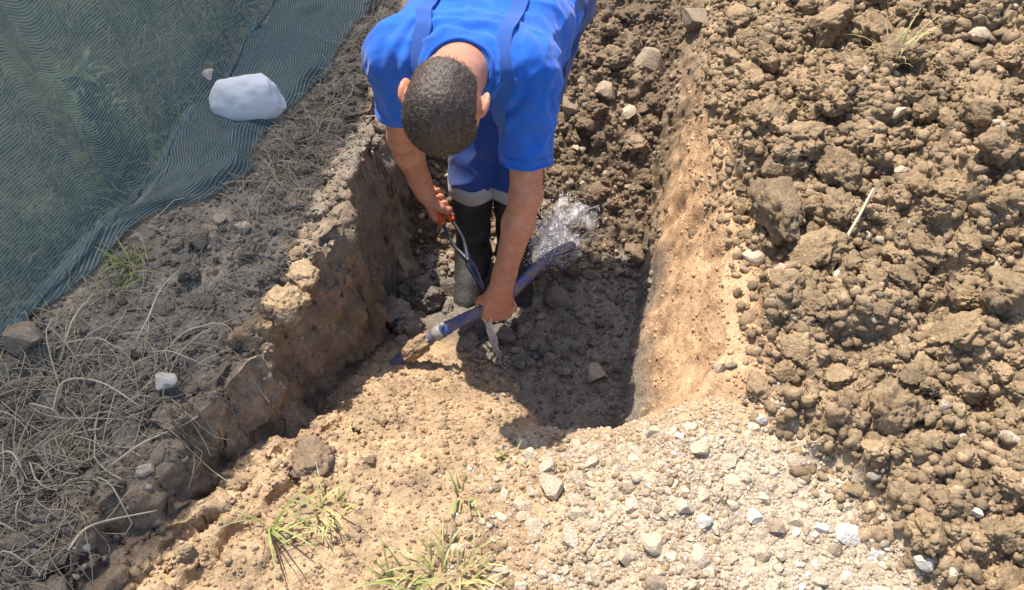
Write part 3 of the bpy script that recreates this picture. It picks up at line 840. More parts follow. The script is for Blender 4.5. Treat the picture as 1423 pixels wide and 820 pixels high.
# the net dips under its weight, the white stone
sp = at(347, 140, .06)
dd = np.hypot(VV[..., 0] - sp[0], VV[..., 1] - sp[1])
VV[..., 2] = np.where((up < .5), VV[..., 2] - .008 * np.exp(-(dd / .1) ** 2), VV[..., 2])
Fn = np.stack([a[:-1, :-1], a[:-1, 1:], a[1:, 1:], a[1:, :-1]], -1).reshape(-1, 4)
me = mesh_from('shade_net', VV.reshape(-1, 3), Fn, M_net)
ul = me.uv_layers.new(name='weave')
li = np.empty(len(me.loops), np.int32); me.loops.foreach_get('vertex_index', li)
ul.data.foreach_set('uv', UV.reshape(-1, 2)[li].astype(np.float32).ravel())
net = tag(obj('shade_net', me), 'teal woven shade net hanging as a fence with its hem spread on the bank', 'shade net')
big = stone_mesh(583, plain_mat('boulder_white', (.74, .745, .75), .7, var=.06, bump=(60, .25, .004)), 6, .8, sub=4, sharp=False)
bw = obj('stone', big); bw.location = (sp[0], sp[1], .07); bw.rotation_euler = (.15, -.1, .25); bw.scale = (.120, .120, .118)
tag(bw, 'large smooth white stone weighing down the hem of the shade net', 'stone')
p0 = at(293, 112, .03)
o = place('stone', ST['white'][5], np.array([p0[0], p0[1], .05]), .05, (1.2, .2, .2), (.45, .6, 1.1), 'narrow upright pale stone just left of the large white one', 'stone')

# ------------------------------------------------------------------ grass
def blade(root, direc, L, wdt, droop, up0, seg=5):
    d = nrm([math.cos(direc), math.sin(direc), 0]); side = np.array([-d[1], d[0], 0])
    pts = []; p = np.array(root, float); ang = up0
    for i in range(seg + 1):
        f = i / seg; wv = wdt * (1 - f ** 1.6) + .0003
        pts += [p - side * wv * .5, p + side * wv * .5 + np.array([0, 0, wv * .15])]
        p = p + (d * math.cos(ang) + np.array([0, 0, 1]) * math.sin(ang)) * L / seg
        ang -= droop / seg
    F = [(2 * i, 2 * i + 1, 2 * i + 3, 2 * i + 2) for i in range(seg)]
    return np.array(pts), F
def leaf_mat(name, rgb, rgb2):
    m = bpy.data.materials.new(name); m.use_nodes = True; t = m.node_tree; b = t.nodes['Principled BSDF']; out = t.nodes['Material Output']
    tc = N(t, 'ShaderNodeTexCoord'); n1 = noise_n(t, 18, 3, .6, tc.outputs['Object'])
    r = ramp_n(t, n1.outputs[0], [(.35, rgb), (.65, rgb2)]); t.links.new(r.outputs[0], b.inputs['Base Color'])
    b.inputs['Roughness'].default_value = .55
    tl = N(t, 'ShaderNodeBsdfTranslucent'); t.links.new(r.outputs[0], tl.inputs[0])
    mx = N(t, 'ShaderNodeMixShader'); mx.inputs[0].default_value = .3
    t.links.new(b.outputs[0], mx.inputs[1]); t.links.new(tl.outputs[0], mx.inputs[2]); t.links.new(mx.outputs[0], out.inputs[0])
    return m
M_green = leaf_mat('green_blade', (.24, .30, .08), (.40, .42, .15))
M_yel = leaf_mat('yellow_blade', (.42, .42, .15), (.58, .53, .25))
M_weed = leaf_mat('weed_leaf', (.06, .10, .03), (.12, .16, .06))
def tuft(px, py, n, L, spread, mat, label, lean=0, pos=None):
    c = hit(px, py)[0] if pos is None else np.asarray(pos)
    parts = []
    for i in range(n):
        a = rng.uniform(0, 6.28); r = spread * math.sqrt(rng.random())
        g = drop(c[0] + r * math.cos(a), c[1] + r * math.sin(a))[0] - (0, 0, .004)
        if pos is not None: g[2] = c[2]
        parts.append(blade(g, a + rng.normal() * .7 + lean, L * rng.uniform(.45, 1.15), rng.uniform(.003, .0065), rng.uniform(.4, 1.8), rng.uniform(.75, 1.5)))
    v, f = join(parts); v = v - c
    me = mesh_from('blades', v, f, mat)
    return tag(obj('grass_tuft', me, None, c), label, 'grass tuft', 'green grass tufts')
tuft(372, 732, 14, .17, .016, M_green, 'thin green tuft of few blades at the rut in the sand')
tuft(452, 712, 40, .085, .045, M_yel, 'yellow-green grass tuft in the sand right of the thin green one')
tuft(625, 805, 85, .09, .08, M_yel, 'largest yellow-green grass tuft at the bottom edge of the picture')
tuft(560, 815, 16, .11, .03, M_green, 'sparse greenish grass left of the largest tuft at bottom edge')
tuft(645, 690, 9, .09, .02, M_green, 'small grey-green tuft above the largest tuft')
tuft(710, 640, 8, .06, .02, M_yel, 'tiny yellowish tuft just below the lip of the pit')
tuft(1240, 78, 20, .16, .03, M_yel, 'long green grass tuft rooted at the top of the spoil heap')
tuft(183, 372, 26, .11, .03, M_green, 'green weed tuft growing at the lower edge of the net')
tuft(160, 400, 14, .10, .03, M_green, 'short green tuft left of the weed at the net edge')
# weed behind the net
wp = drop(-1.20, 1.95)[0]
root = tag(empty('weed', wp), 'tall leafy weed showing dimly through the shade net', 'weed')
v, f = tube(spline(np.array([(0, 0, -.02), (.01, .01, .07), (.02, 0, .14), (.02, .02, .22)]), 10), np.linspace(.005, .002, 10), 5)
obj('stem', mesh_from('stem', v, f, M_weed), root)
lv = []
for i in range(60):
    h = .06 + .17 * rng.random(); lv.append(blade((.02 + rng.normal() * .012, rng.normal() * .012, h), rng.uniform(0, 6.28), rng.uniform(.05, .11), .018, 1.2, .6, 3))
v, f = join(lv); obj('foliage', mesh_from('foliage', v, f, M_weed), root)

mg = []
while len(mg) < 3400:
    y = rng.uniform(.9, 4.5); x = np.interp(y, [.42, 1.17, 2.22, 4.4], [-1.55, -1.22, -.95, -.62]) - .03 - 1.5 * rng.random() ** 1.6
    g = drop(x, y)[0]
    if inview(g + (0, 0, .1), 120): mg.append(blade(g, rng.uniform(0, 6.28), rng.uniform(.05, .16), rng.uniform(.003, .006), 1.3, rng.uniform(.6, 1.4), 3))
v, f = join(mg)
tag(obj('meadow_grass', mesh_from('meadow_grass', v, f, leaf_mat('meadow_blade', (.07, .09, .03), (.15, .15, .06)))), 'dim grass growing on the far side of the shade net', 'grass', kind='stuff')
def straw(n, box, ok, L0, L1, w0, w1, hmax, tries=60):
    parts = []; cols = []
    tot = 0
    while tot < n:
        x = rng.uniform(box[0], box[1]); y = rng.uniform(box[2], box[3])
        if not ok(x, y): continue
        a = rng.uniform(0, 6.28); L = rng.uniform(L0, L1); cv = rng.normal() * 1.1
        m = 7; p = np.zeros((m, 3)); q = np.array([x, y]); hh = hmax * rng.random() ** 2
        for i in range(m):
            f = i / (m - 1); g = drop(q[0], q[1])[0][2]
            p[i] = (q[0], q[1], max(g, -.05) + .003 + hh * math.sin(math.pi * (.08 + .84 * f)) + (.02 * rng.random() * f))
            q = q + np.array([math.cos(a), math.sin(a)]) * L / (m - 1); a += cv / (m - 1) + rng.normal() * .12 + (rng.normal() * .9 if rng.random() < .12 else 0)
        p = spline(p, 9)
        w0_ = rng.uniform(w0, w1)
        parts.append(tube(p, np.linspace(w0_, w0_ * .5, 9), 3, False)); tot += 1
        c = np.array([.42, .36, .265]) * rng.uniform(.45, 1.3) * np.array([1, rng.uniform(.93, 1), rng.uniform(.85, 1)])
        cols.append(np.repeat(c[None], 27, 0))
    v, f = join(parts)
    return v, f, np.concatenate(cols)
M_straw, t, b = new_mat('straw')
vc = N(t, 'ShaderNodeVertexColor', layer_name='tint'); t.links.new(vc.outputs[0], b.inputs['Base Color']); b.inputs['Roughness'].default_value = .8
A = straw(560, (-1.3, -.7, .62, 1.25), lambda x, y: x < xL(y) - .02 and rng.random() < (1.3 - y) * 1.9 and rng.random() < min(1, (xL(y) - x) * 5), .05, .27, .0007, .0028, .05)
Bq = straw(950, (-1.25, -.4, 1.0, 2.9), lambda x, y: x < xL(y) - .09 and x > np.interp(y, ed[:, 1], ed[:, 0]) - .02 and rng.random() < .3 + .7 * (y > 1.75), .04, .16, .0006, .0017, .025)
v, f = join([A[:2], Bq[:2]])
straw_o = tag(obj('dry_grass', mesh_from('dry_grass', v, np.array(f), M_straw, True, np.concatenate([A[2], Bq[2]]))), 'tangled dry straw-coloured grass covering the left bank', 'dry grass', kind='stuff')
M_stalk = plain_mat('dry_stalk', (.55, .46, .32), .8, var=.25)
def stalk(pts, r, label, group=None):
    p = []
    for (px, py, h) in pts:
        g, _ = hit(px, py); p.append(g + (0, 0, h))
    p = np.array(p); c = p[0].copy()
    v, f = tube(spline(p - c, 16), np.linspace(r, r * .45, 16), 6)
    return tag(obj('dry_stalk', mesh_from('dry_stalk', v, f, M_stalk), None, c), label, 'dry stalk', group)
stalk([(1150, 385, .012), (1170, 345, .03), (1190, 310, .03), (1210, 270, .02)], .006, 'pale dry stick lying across the clods of the spoil heap')
stalk([(150, 655, .01), (205, 625, .03), (260, 600, .03), (318, 560, .02)], .003, 'long bare stalk reaching right from the dry grass to the bank')
stalk([(85, 510, .01), (110, 460, .04), (135, 420, .03)], .003, 'straight stalk leaning by the net above the boulder')
stalk([(190, 480, .01), (215, 460, .05), (232, 420, .05), (255, 380, .02)], .0025, 'thin upright stalk above the white faceted stone')
stalk([(75, 580, .01), (100, 548, .05), (150, 548, .05), (200, 572, .02)], .003, 'curved pale stalk arching over the dry grass left of the white stone')
stalk([(0, 640, .02), (28, 642, .04), (45, 675, .02)], .003, 'bent stalk at the left picture edge')
stalk([(100, 770, .02), (140, 745, .05), (225, 718, .03)], .003, 'forked-looking stalk low in the dry grass near the sand')

# ------------------------------------------------------------------ pipe and water
pipe_pts = np.array([(-.46, 1.40, -.52), (-.36, 1.445, -.41), (-.285, 1.469, -.345), (-.17, 1.483, -.25), (-.045, 1.515, -.192), (.03, 1.63, -.235), (.085, 1.755, -.30), (.16, 1.93, -.42), (.25, 2.1, -.56)])
PR = .017
pp = spline(pipe_pts, 90)
def blue_plastic():
    m, t, b = new_mat('pipe_plastic'); tc = N(t, 'ShaderNodeTexCoord')
    n1 = noise_n(t, 22, 5, .7, tc.outputs['Object'])
    r = ramp_n(t, n1.outputs[0], [(.42, (.20, .165, .135)), (.55, (.055, .075, .22)), (.78, (.09, .13, .40))])
    t.links.new(r.outputs[0], b.inputs['Base Color'])
    rr = ramp_n(t, n1.outputs[0], [(.4, (.8, .8, .8)), (.55, (.32, .32, .32))]); t.links.new(rr.outputs[0], b.inputs['Roughness'])
    t.links.new(bump_n(t, n1.outputs[0], .2, .003), b.inputs['Normal'])
    return m
M_pipe = blue_plastic(); M_coll = plain_mat('collar_plastic', (.30, .27, .25), .45, var=.25, bump=(80, .3, .002)); M_mud = earth_mat('wet_mud', attr=False, rgb=(.36, .255, .16), rough=.8)
pc = pipe_pts[4]
pipe = tag(empty('water_pipe', pc), 'blue plastic water pipe lifted off the pit floor by a bare hand', 'pipe')
def seg(a, b, r, n=14, m=16):
    k = (np.linspace(a, b, n) * 89).astype(int)
    return tube(pp[np.unique(k)] - pc, r, m)
v, f = tube(pp - pc, PR, 18); obj('tube', mesh_from('tube', v, f, M_pipe), pipe)
iC = 33
T = nrm(pp[iC + 1] - pp[iC - 1])
def ring(i, r, wd, mat, name, par, n=20):
    c = pp[i] - pc; T = nrm(pp[min(i + 1, 89)] - pp[i - 1])
    q = np.array([c - T * wd * .5, c - T * wd * .42, c + T * wd * .42, c + T * wd * .5])
    v, f = tube(q, [r * .9, r, r, r * .9], n); return obj(name, mesh_from(name, v, f, mat), par)
ca = ring(30, PR * 1.28, .027, M_coll, 'collar', pipe); ring(32, PR * 1.18, .016, plain_mat('blue_nut', (.06, .13, .38), .5, var=.2), 'nut', pipe)
c = pp[31] - pc + np.array([0, -.006, PR * 1.5])
v, f = tube(np.array([c, c + (0, 0, .007), c + (0, 0, .013)]), [.006, .007, .005], 8); obj('bolt', mesh_from('bolt', v, f, M_coll), ca)
# caked mud on the buried stretch
iv, jf = IV4, IF4
a0, a1 = pp[17] - pc, pp[28] - pc
dirp = nrm(a1 - a0); mid = .5 * (a0 + a1) + np.array([0, -.004, .004])
q = iv * (1 + .22 * fbm(iv[:, 0] * 2.5, iv[:, 1] * 2.5, iv[:, 2] * 2.5, 4, 17))[:, None]
e2 = nrm(np.cross(dirp, [0, 0, 1])); e3 = np.cross(e2, dirp)
q = q[:, :1] * dirp * np.linalg.norm(a1 - a0) * .5 + q[:, 1:2] * e2 * .026 + q[:, 2:3] * e3 * .025 + mid
obj('mud_crust', mesh_from('mud_crust', q, jf, M_mud), pipe)

def water_mat(name, alpha, rgb=(.86, .84, .86), stretch=None, rot=0):
    m = bpy.data.materials.new(name); m.use_nodes = True; t = m.node_tree; b = t.nodes['Principled BSDF']; out = t.nodes['Material Output']
    b.inputs['Base Color'].default_value = (*rgb, 1); setin(b, Roughness=.38); b.inputs['Specular IOR Level'].default_value = .5
    tl = N(t, 'ShaderNodeBsdfTranslucent'); tl.inputs[0].default_value = (*rgb, 1)
    mx = N(t, 'ShaderNodeMixShader'); mx.inputs[0].default_value = .4
    tr = N(t, 'ShaderNodeBsdfTransparent'); m2 = N(t, 'ShaderNodeMixShader')
    tc = N(t, 'ShaderNodeTexCoord'); vec = tc.outputs['Object']
    if stretch:
        mpg = N(t, 'ShaderNodeMapping'); mpg.inputs['Rotation'].default_value = (0, 0, rot); mpg.inputs['Scale'].default_value = stretch; t.links.new(vec, mpg.inputs[0]); vec = mpg.outputs[0]
    n1 = noise_n(t, 45, 3, .6, vec)
    mr = N(t, 'ShaderNodeMapRange'); t.links.new(n1.outputs[0], mr.inputs[0]); setin(mr, From_Min=.35, From_Max=.65, To_Min=alpha * .35, To_Max=min(1, alpha * 1.4))
    al = mr.outputs[0]
    if stretch:
        ea = N(t, 'ShaderNodeAttribute', attribute_name='edge'); em = N(t, 'ShaderNodeMath', operation='MULTIPLY'); t.links.new(al, em.inputs[0]); t.links.new(ea.outputs['Fac'], em.inputs[1]); al = em.outputs[0]
    t.links.new(al, m2.inputs[0])
    t.links.new(b.outputs[0], mx.inputs[1]); t.links.new(tl.outputs[0], mx.inputs[2]); t.links.new(tr.outputs[0], m2.inputs[1]); t.links.new(mx.outputs[0], m2.inputs[2])
    t.links.new(m2.outputs[0], out.inputs[0]); return m
M_spray = water_mat('spray_water', .5, (.93, .90, .91)); M_water = water_mat('running_water', .75)
IV0 = IV1[:12]; IF0 = [(0, 1, 2)]
bm0 = bmesh.new(); bmesh.ops.create_icosphere(bm0, subdivisions=1, radius=1); bm0.verts.ensure_lookup_table()
IV0 = np.array([q.co[:] for q in bm0.verts]); IF0 = [[q.index for q in f_.verts] for f_ in bm0.faces]; bm0.free()
org = pipe_pts[5] + (.005, -.005, .02)
parts = []
def spray_pt(tt, e, hm): return (1 - tt) ** 2 * org + 2 * tt * (1 - tt) * hm + tt ** 2 * e
def landing():
    while True:
        tx, ty = rng.normal(790, 25), rng.normal(303, 27)
        if 722 < tx < 860 and 245 < ty < 372: return hit(tx, ty)[0] + np.array([0, 0, .004])
for i in range(600):
    e = landing(); hm = .5 * (org + e) + np.array([0, 0, rng.uniform(.0, .07)])
    f0 = rng.uniform(.35, .93); f1 = f0 + rng.uniform(.02, .08)
    tt = np.linspace(f0, f1, 5)[:, None]
    q = spray_pt(tt, e, hm) + rng.normal(size=3) * .010 + rng.normal(size=(5, 3)) * .0008
    q[:, 0] += rng.normal() * .006 * np.linspace(-1, 1, 5)
    parts.append(tube(q, np.array([.0003, .0011, .0015, .0011, .0003]) * rng.uniform(.5, 1.5), 4))
for i in range(2400):
    e = landing(); hm = .5 * (org + e) + np.array([0, 0, rng.uniform(.0, .08)])
    q = spray_pt(1 - .8 * rng.random() ** 1.4, e, hm) + rng.normal(size=3) * .013
    r = .0006 * 5 ** (rng.random() ** 2)
    parts.append((IV0 * r * rng.uniform(.7, 1.4, 3) + q, [tuple(x) for x in IF0]))
v, f = join(parts)
spray = tag(obj('water_spray', mesh_from('water_spray', v - org, f, M_spray), None, org), 'white fan of water spraying from the pipe onto the trench rubble', 'water spray', kind='stuff')
# thin bubbly sheet of water where it lands
gr_ = []
nu, nvv = 44, 44
for j in range(nvv):
    for i in range(nu):
        fx_, fy_ = i / (nu - 1), j / (nvv - 1)
        px = 710 + fx_ * 84 + fy_ * 66; py = 374 - fy_ * 112 + fx_ * 14
        g = hit(px, py)[0]; ed_ = min(fx_, 1 - fx_, fy_, 1 - fy_)
        gr_.append(g + np.array([0, -.004, .034 * min(1, ed_ * 6) - .012 + .006 * vnoise(np.array([fx_ * 14.]), np.array([fy_ * 8.]), np.array([0.]))[0]]))
gr_ = np.array(gr_); a = np.arange(nu * nvv).reshape(nvv, nu)
Fs = np.stack([a[:-1, :-1], a[:-1, 1:], a[1:, 1:], a[1:, :-1]], -1).reshape(-1, 4)
gr_ = smooth_mesh(gr_, Fs, 3, .5)
uu, vv_ = np.meshgrid(np.linspace(0, 1, nu), np.linspace(0, 1, nvv)); ee = np.minimum(np.minimum(uu, 1 - uu), np.minimum(vv_, 1 - vv_))
edg = sstep(.0, .3, ee + .10 * fbm(uu * 6, vv_ * 6, 0 * uu, 3, 5) - .03)
ws = tag(obj('water_sheet', mesh_from('water_sheet', gr_ - gr_[0], Fs, water_mat('sheet_water', .72, (.93, .89, .89), (.95, .35, 1), .65), True, None, {'edge': edg.ravel()}), None, gr_[0]), 'thin glistening sheet of water running down the rubble behind the pipe', 'water')
tp = [atd(686, 436, 2.35), atd(682, 452, 2.37), atd(686, 468, 2.41), atd(690, 486, 2.48), atd(692, 498, 2.56)]
tp = spline(np.array(tp), 26); strands = []
for i in range(7):
    ph = rng.uniform(0, 6.28); am = rng.uniform(.003, .014); tt = np.linspace(0, 1, 26)
    q = tp + am * np.stack([np.cos(ph + 5 * tt), .4 * np.sin(ph + 5 * tt), 0 * tt], 1) + rng.normal(size=(26, 3)) * .0008
    k0 = rng.integers(0, 7); k1 = 26 - rng.integers(0, 9)
    rr = rng.uniform(.0022, .0045) * (.35 + .65 * np.sin(np.linspace(.15, 2.9, k1 - k0))) * (1 + .25 * np.sin(np.linspace(0, 14, k1 - k0) + ph))
    strands.append(tube(q[k0:k1], rr, 7))
for i in range(26):
    g = tp[-1] + rng.normal(size=3) * (.022, .022, .008); strands.append((IV0 * rng.uniform(.0012, .003) + g, IF0))
v, f = join(strands); v = v - tp[0]
tag(obj('water_trickle', mesh_from('water_trickle', v, f, M_water), None, tp[0]), 'pale trickle of water falling from the pipe below the hand', 'water')
# ------------------------------------------------------------------ the person
S_L = np.array([.036, 1.685, .455]); S_R = np.array([-.268, 1.735, .455])        # image right / image left shoulder
E_L = np.array([.035, 1.565, .175]); H_L = pipe_pts[4] + np.array([0, -.004, .05])
E_R = np.array([-.290, 1.775, .185]); H_R = np.array([-.243, 1.815, -.09])
HC = np.array([-.140, 1.385, .575])
U = nrm([-.20, -.86, -.46]); Fc = np.array([0.03, .48, -.86]); Fc = nrm(Fc - U * (Fc @ U)); Rt = np.cross(Fc, U)   # head axes: up, face, side
MH = np.stack([Rt, Fc, U])
C7 = np.array([-.117, 1.63, .495]); PEL = np.array([.035, 2.23, .34])
K_R = np.array([-.122, 1.965, -.10]); K_L = np.array([.004, 1.965, -.10])
A_R = np.array([-.130, 1.95, -.46]); A_L = np.array([.006, 1.95, -.46])
J_R = PEL + (-.085, 0, -.02); J_L = PEL + (.085, 0, -.02)
def hl(x, f, u): return HC + MH.T @ np.array([x, f, u])
def torso(s, g=0.0, k=.05):
    sh = nrm(S_L - S_R)
    spine = [(.5 * (S_L + S_R) + (0, .03, -.005), .105, .095), (np.array([-.06, 1.92, .42]), .095, .105), (np.array([-.005, 2.08, .375]), .075, .10), (PEL, .085, .105)]
    for (a, wa, ra), (b, wb, rb) in zip(spine[:-1], spine[1:]):
        for q in (-1, 0, 1):
            s.cap(a + sh * wa * q, b + sh * wb * q, ra + g, rb + g, k)
    for S_, q in ((S_L, 1), (S_R, -1)):
        s.cap(C7 + (0, .03, -.01), S_ + (0, 0, .005), .052 + g, .058 + g, .04)
def hand(s, W, k, c, axis, O, rp, side, spread=.0205):
    """W wrist, k wrist->knuckles, c across the knuckles (towards the thumb), O centre of the gripped bar, axis its direction"""
    n = np.cross(k, c); n = n if n @ (O - (W + k * .07)) > 0 else -n
    for i in range(4):
        off = (1.5 - i) * spread
        ln = (.083, .088, .084, .076)[i]
        kn = W + k * ln + c * off - n * .004
        s.cap(W + c * off * .55, kn, .0165, .0125, .012)
        Oi = O + c * (off - c @ (O - W)) * 0 + axis * (off / max(.5, abs(axis @ c))) * np.sign(axis @ c)
        # knuckle direction about the bar
        e1 = kn - Oi; e1 = e1 - axis * (e1 @ axis); r1 = np.linalg.norm(e1); e1 /= r1
        e2 = np.cross(axis, e1); e2 = e2 if e2 @ k > 0 else -e2
        Rg = rp + .0095; pts = [kn]
        for ang, rad in ((52, Rg + .010), (118, Rg + .002), (185, Rg), (225, Rg)):
            t_ = math.radians(ang + (2 - i) * 3)
            pts.append(Oi + (e1 * math.cos(t_) + e2 * math.sin(t_)) * rad)
        rd = np.array([.0115, .0105, .0096, .0086, .0078]) * (.98, 1.03, 1.0, .88)[i]
        for a, b, ra, rb in zip(pts[:-1], pts[1:], rd[:-1], rd[1:]): s.cap(a, b, ra, rb, .004)
    th0 = W + k * .022 + c * .022 + n * .004
    th1 = W + k * .050 + c * .044 + n * .020
    e1 = th1 - O; e1 -= axis * (e1 @ axis); e1 = nrm(e1)
    th2 = O + nrm(e1 + n * .5) * (rp + .011) + axis * np.sign(axis @ c) * .040
    th3 = O + nrm(e1 * .35 + n) * (rp + .010) + axis * np.sign(axis @ c) * .033
    s.cap(th0, th1, .0175, .013, .012); s.cap(th1, th2, .0125, .011, .006); s.cap(th2, th3, .0108, .0085, .004)
def arm(s, S_, E_, W, g=0):
    s.cap(S_, E_, .049 + g, .040 + g, .03)
    m = E_ + (W - E_) * .28
    s.cap(E_, m, .038 + g, .040 + g, .02); s.cap(m, W, .040 + g, .027 + g, .02)
body = Sdf((-.42, 1.22, -.60), (.30, 2.42, .78), .0042)
torso(body, -.012)
# left hand of the picture's right side, on the pipe
axP = nrm(pp[42] - pp[34]); O_L = pipe_pts[4]
kL = nrm(H_L - E_L + np.array([-.02, -.06, 0])); kL = nrm(np.array([-.12, -.22, -.95]))
cL = -nrm(axP - kL * (axP @ kL))
W_L = O_L - kL * .066 + np.array([.004, -.030, .008])
arm(body, S_L, E_L, W_L); body.cap(E_L + (W_L - E_L) * .8, W_L + kL * .02, .031, .026, .015)
hand(body, W_L, kL, cL, axP, O_L, PR, 1)
# the other hand on the pliers
tip = np.array([-.098, 1.565, -.205])
axT = nrm(tip - H_R); kR = nrm(H_R - E_R); kR = nrm(kR + np.array([.05, -.10, 0])); cR = nrm(axT - kR * (axT @ kR))
W_R = H_R - kR * .050; O_R = H_R + kR * .022 + .022 * nrm(np.cross(kR, cR)) * (1 if np.cross(kR, cR)[0] > 0 else -1)
arm(body, S_R, E_R, W_R); body.cap(E_R + (W_R - E_R) * .8, W_R + kR * .02, .030, .026, .015)
hand(body, W_R, kR, cR, axT, O_R, .013, 1)
# legs
for J, K, A in ((J_R, K_R, A_R), (J_L, K_L, A_L)):
    body.cap(J, K, .066, .042, .02); body.cap(K, A, .042, .034, .01); body.cap(A, A + (0, -.15, -.045), .036, .03, .02)
# neck and head
body.cap(C7 + (0, .04, -.03), hl(0, -.025, -.045), .066, .060, .03)
body.ell(HC, MH, (.0765, .094, .084), .02)
body.ell(hl(0, .032, -.052), MH, (.060, .062, .072), .025); body.ell(hl(0, .05, -.098), MH, (.040, .036, .030), .03)
body.cap(hl(0, .092, -.018), hl(0, .116, -.056), .010, .013, .012); body.ell(hl(0, .088, .010), MH, (.052, .014, .010), .015)
for q in (-1, 1):
    body.ell(hl(.028 * q, .098, -.022), MH, (.015, .010, .011), .008, sub=True)
    body.ell(hl(.082 * q, -.010, -.024), np.stack([nrm(Rt * q * .85 + Fc * .5), nrm(-Fc * .85 + Rt * q * .5), U]), (.009, .0175, .028), .008)
    body.ell(hl(.091 * q, .000, -.022), np.stack([nrm(Rt * q * .85 + Fc * .5), nrm(-Fc * .85 + Rt * q * .5), U]), (.006, .011, .019), .005, sub=True)
body.cap(hl(-.02, .094, -.083), hl(.02, .094, -.083), .008, .008, .006)
v, f = body.mesh(); v = smooth_mesh(v, f, 2, .35)
def skin_mat():
    m, t, b = new_mat('skin'); tc = N(t, 'ShaderNodeTexCoord')
    n1 = noise_n(t, 14, 5, .6, tc.outputs['Object'])
    r = ramp_n(t, n1.outputs[0], [(.3, (.45, .195, .112)), (.7, (.57, .265, .16))]); n3 = noise_n(t, 45, 6, .7, tc.outputs['Object']); r3 = ramp_n(t, n3.outputs[0], [(.35, (.82, .76, .72)), (.62, (1.04, 1.03, 1.02))])
    t.links.new(mul_n(t, r.outputs[0], r3.outputs[0]), b.inputs['Base Color'])
    setin(b, Roughness=.62); b.inputs['Subsurface Weight'].default_value = .12; b.inputs['Subsurface Radius'].default_value = (.01, .004, .002); b.inputs['Subsurface Scale'].default_value = .6
    n2 = noise_n(t, 260, 4, .6, tc.outputs['Object']); t.links.new(bump_n(t, n2.outputs[0], .25, .0012), b.inputs['Normal'])
    return m
base_p = np.array([-.06, 1.95, -.55])
person = tag(empty('person', base_p), 'person in blue shirt, dungarees and black boots bending over in the trench, cutting a pipe', 'person')
M_skin = skin_mat()
obj('body', mesh_from('body', v - base_p, f, M_skin), person)
# eyes
M_eye = plain_mat('eye', (.7, .68, .64), .2)
for q in (-1, 1):
    obj('eye', mesh_from('eye', IV3 * .0095 + hl(.028 * q, .088, -.022) - base_p, IF3, M_eye), person)
# hair: close-cropped cap and short strands
hs = Sdf(HC - .14, HC + .14, .003)
hs.ell(HC + U * .001 - Fc * .001, MH, (.0800, .0970, .0880), .01)
hs.cap(C7 + (0, .04, -.03), hl(0, -.025, -.045), .0692, .0632, .02)
def hair_zone(Pq):
    q = (Pq - HC) @ MH.T
    g1 = -(q[..., 2] - .45 * q[..., 1] + .056)                 # nape to temple
    g2 = q[..., 1] - .30 * q[..., 2] - .052                    # forehead
    g3 = .031 - np.sqrt((q[..., 1] + .0) ** 2 + (np.maximum(0, q[..., 2] + .012)) ** 2 + np.maximum(0, .055 - np.abs(q[..., 0])) ** 2)
    return np.maximum(np.maximum(g1, g2), g3)
hs.cut(hair_zone, HC - .15, HC + .15)
hv, hf = hs.mesh(); hv = smooth_mesh(hv, hf, 2, .4)
hn = vnormals(hv, hf)
zin = -hair_zone(hv)
hv = hv - hn * (.0042 * (1 - sstep(.002, .026, zin)))[:, None]
hv2 = hv + hn * (.0012 * fbm(hv[:, 0] * 160, hv[:, 1] * 160, hv[:, 2] * 160, 2, 5))[:, None]
def hair_mat():
    m, t, b = new_mat('hair'); tc = N(t, 'ShaderNodeTexCoord'); n1 = noise_n(t, 220, 4, .7, tc.outputs['Object'])
    r = ramp_n(t, n1.outputs[0], [(.3, (.055, .038, .029)), (.7, (.095, .068, .052))]); t.links.new(r.outputs[0], b.inputs['Base Color'])
    setin(b, Roughness=.5); t.links.new(bump_n(t, n1.outputs[0], .6, .003), b.inputs['Normal']); return m
M_hair = hair_mat()
hair = obj('hair', mesh_from('hair', hv2 - base_p, hf, M_hair), person)
def strand_mat():
    m, t, b = new_mat('hair_strand'); b.inputs['Base Color'].default_value = (.085, .062, .048, 1); setin(b, Roughness=.65); b.inputs['Specular IOR Level'].default_value = .25; return m
whorl = hl(-.018, -.075, .050)
cen = hv[hf].mean(1); fn = vnormals(hv, hf)[hf[:, 0]]
ok = ((cen - HC) * fn).sum(1) > 0
ids = np.where(ok)[0]
pick = rng.choice(ids, 11000)
cp = cen[pick] + rng.normal(size=(11000, 3)) * .0012; cn = fn[pick]
away = cp - whorl; away -= cn * (away * cn).sum(1)[:, None]; dw = np.linalg.norm(away, axis=1)[:, None]; away /= dw + 1e-9
swirl = np.cross(cn, away)
qq = (cp - HC) @ MH.T
Lh = np.where(qq[:, 2] > .02, .009, .005) * rng.uniform(.5, 1.2, 11000)
dr = cn * .38 + away * .85 + swirl * .35 + rng.normal(size=(11000, 3)) * .28
dr /= np.linalg.norm(dr, axis=1)[:, None]
sw = np.cross(dr, rng.normal(size=(11000, 3))); sw /= np.linalg.norm(sw, axis=1)[:, None]
wd = .00055
bv = np.stack([cp - sw * wd, cp + sw * wd, cp + dr * (Lh * .6)[:, None] + sw * wd * .7, cp + dr * (Lh * .6)[:, None] - sw * wd * .7, cp + (dr - cn * .35) * Lh[:, None]], 1)
kk = np.arange(11000)[:, None] * 5
tri = np.concatenate([kk + np.array([[0, 1, 2]]), kk + np.array([[0, 2, 3]]), kk + np.array([[3, 2, 4]])])
tag(obj('short_strands', mesh_from('short_strands', bv.reshape(-1, 3) - base_p, tri, strand_mat(), False), hair), kind='stuff')

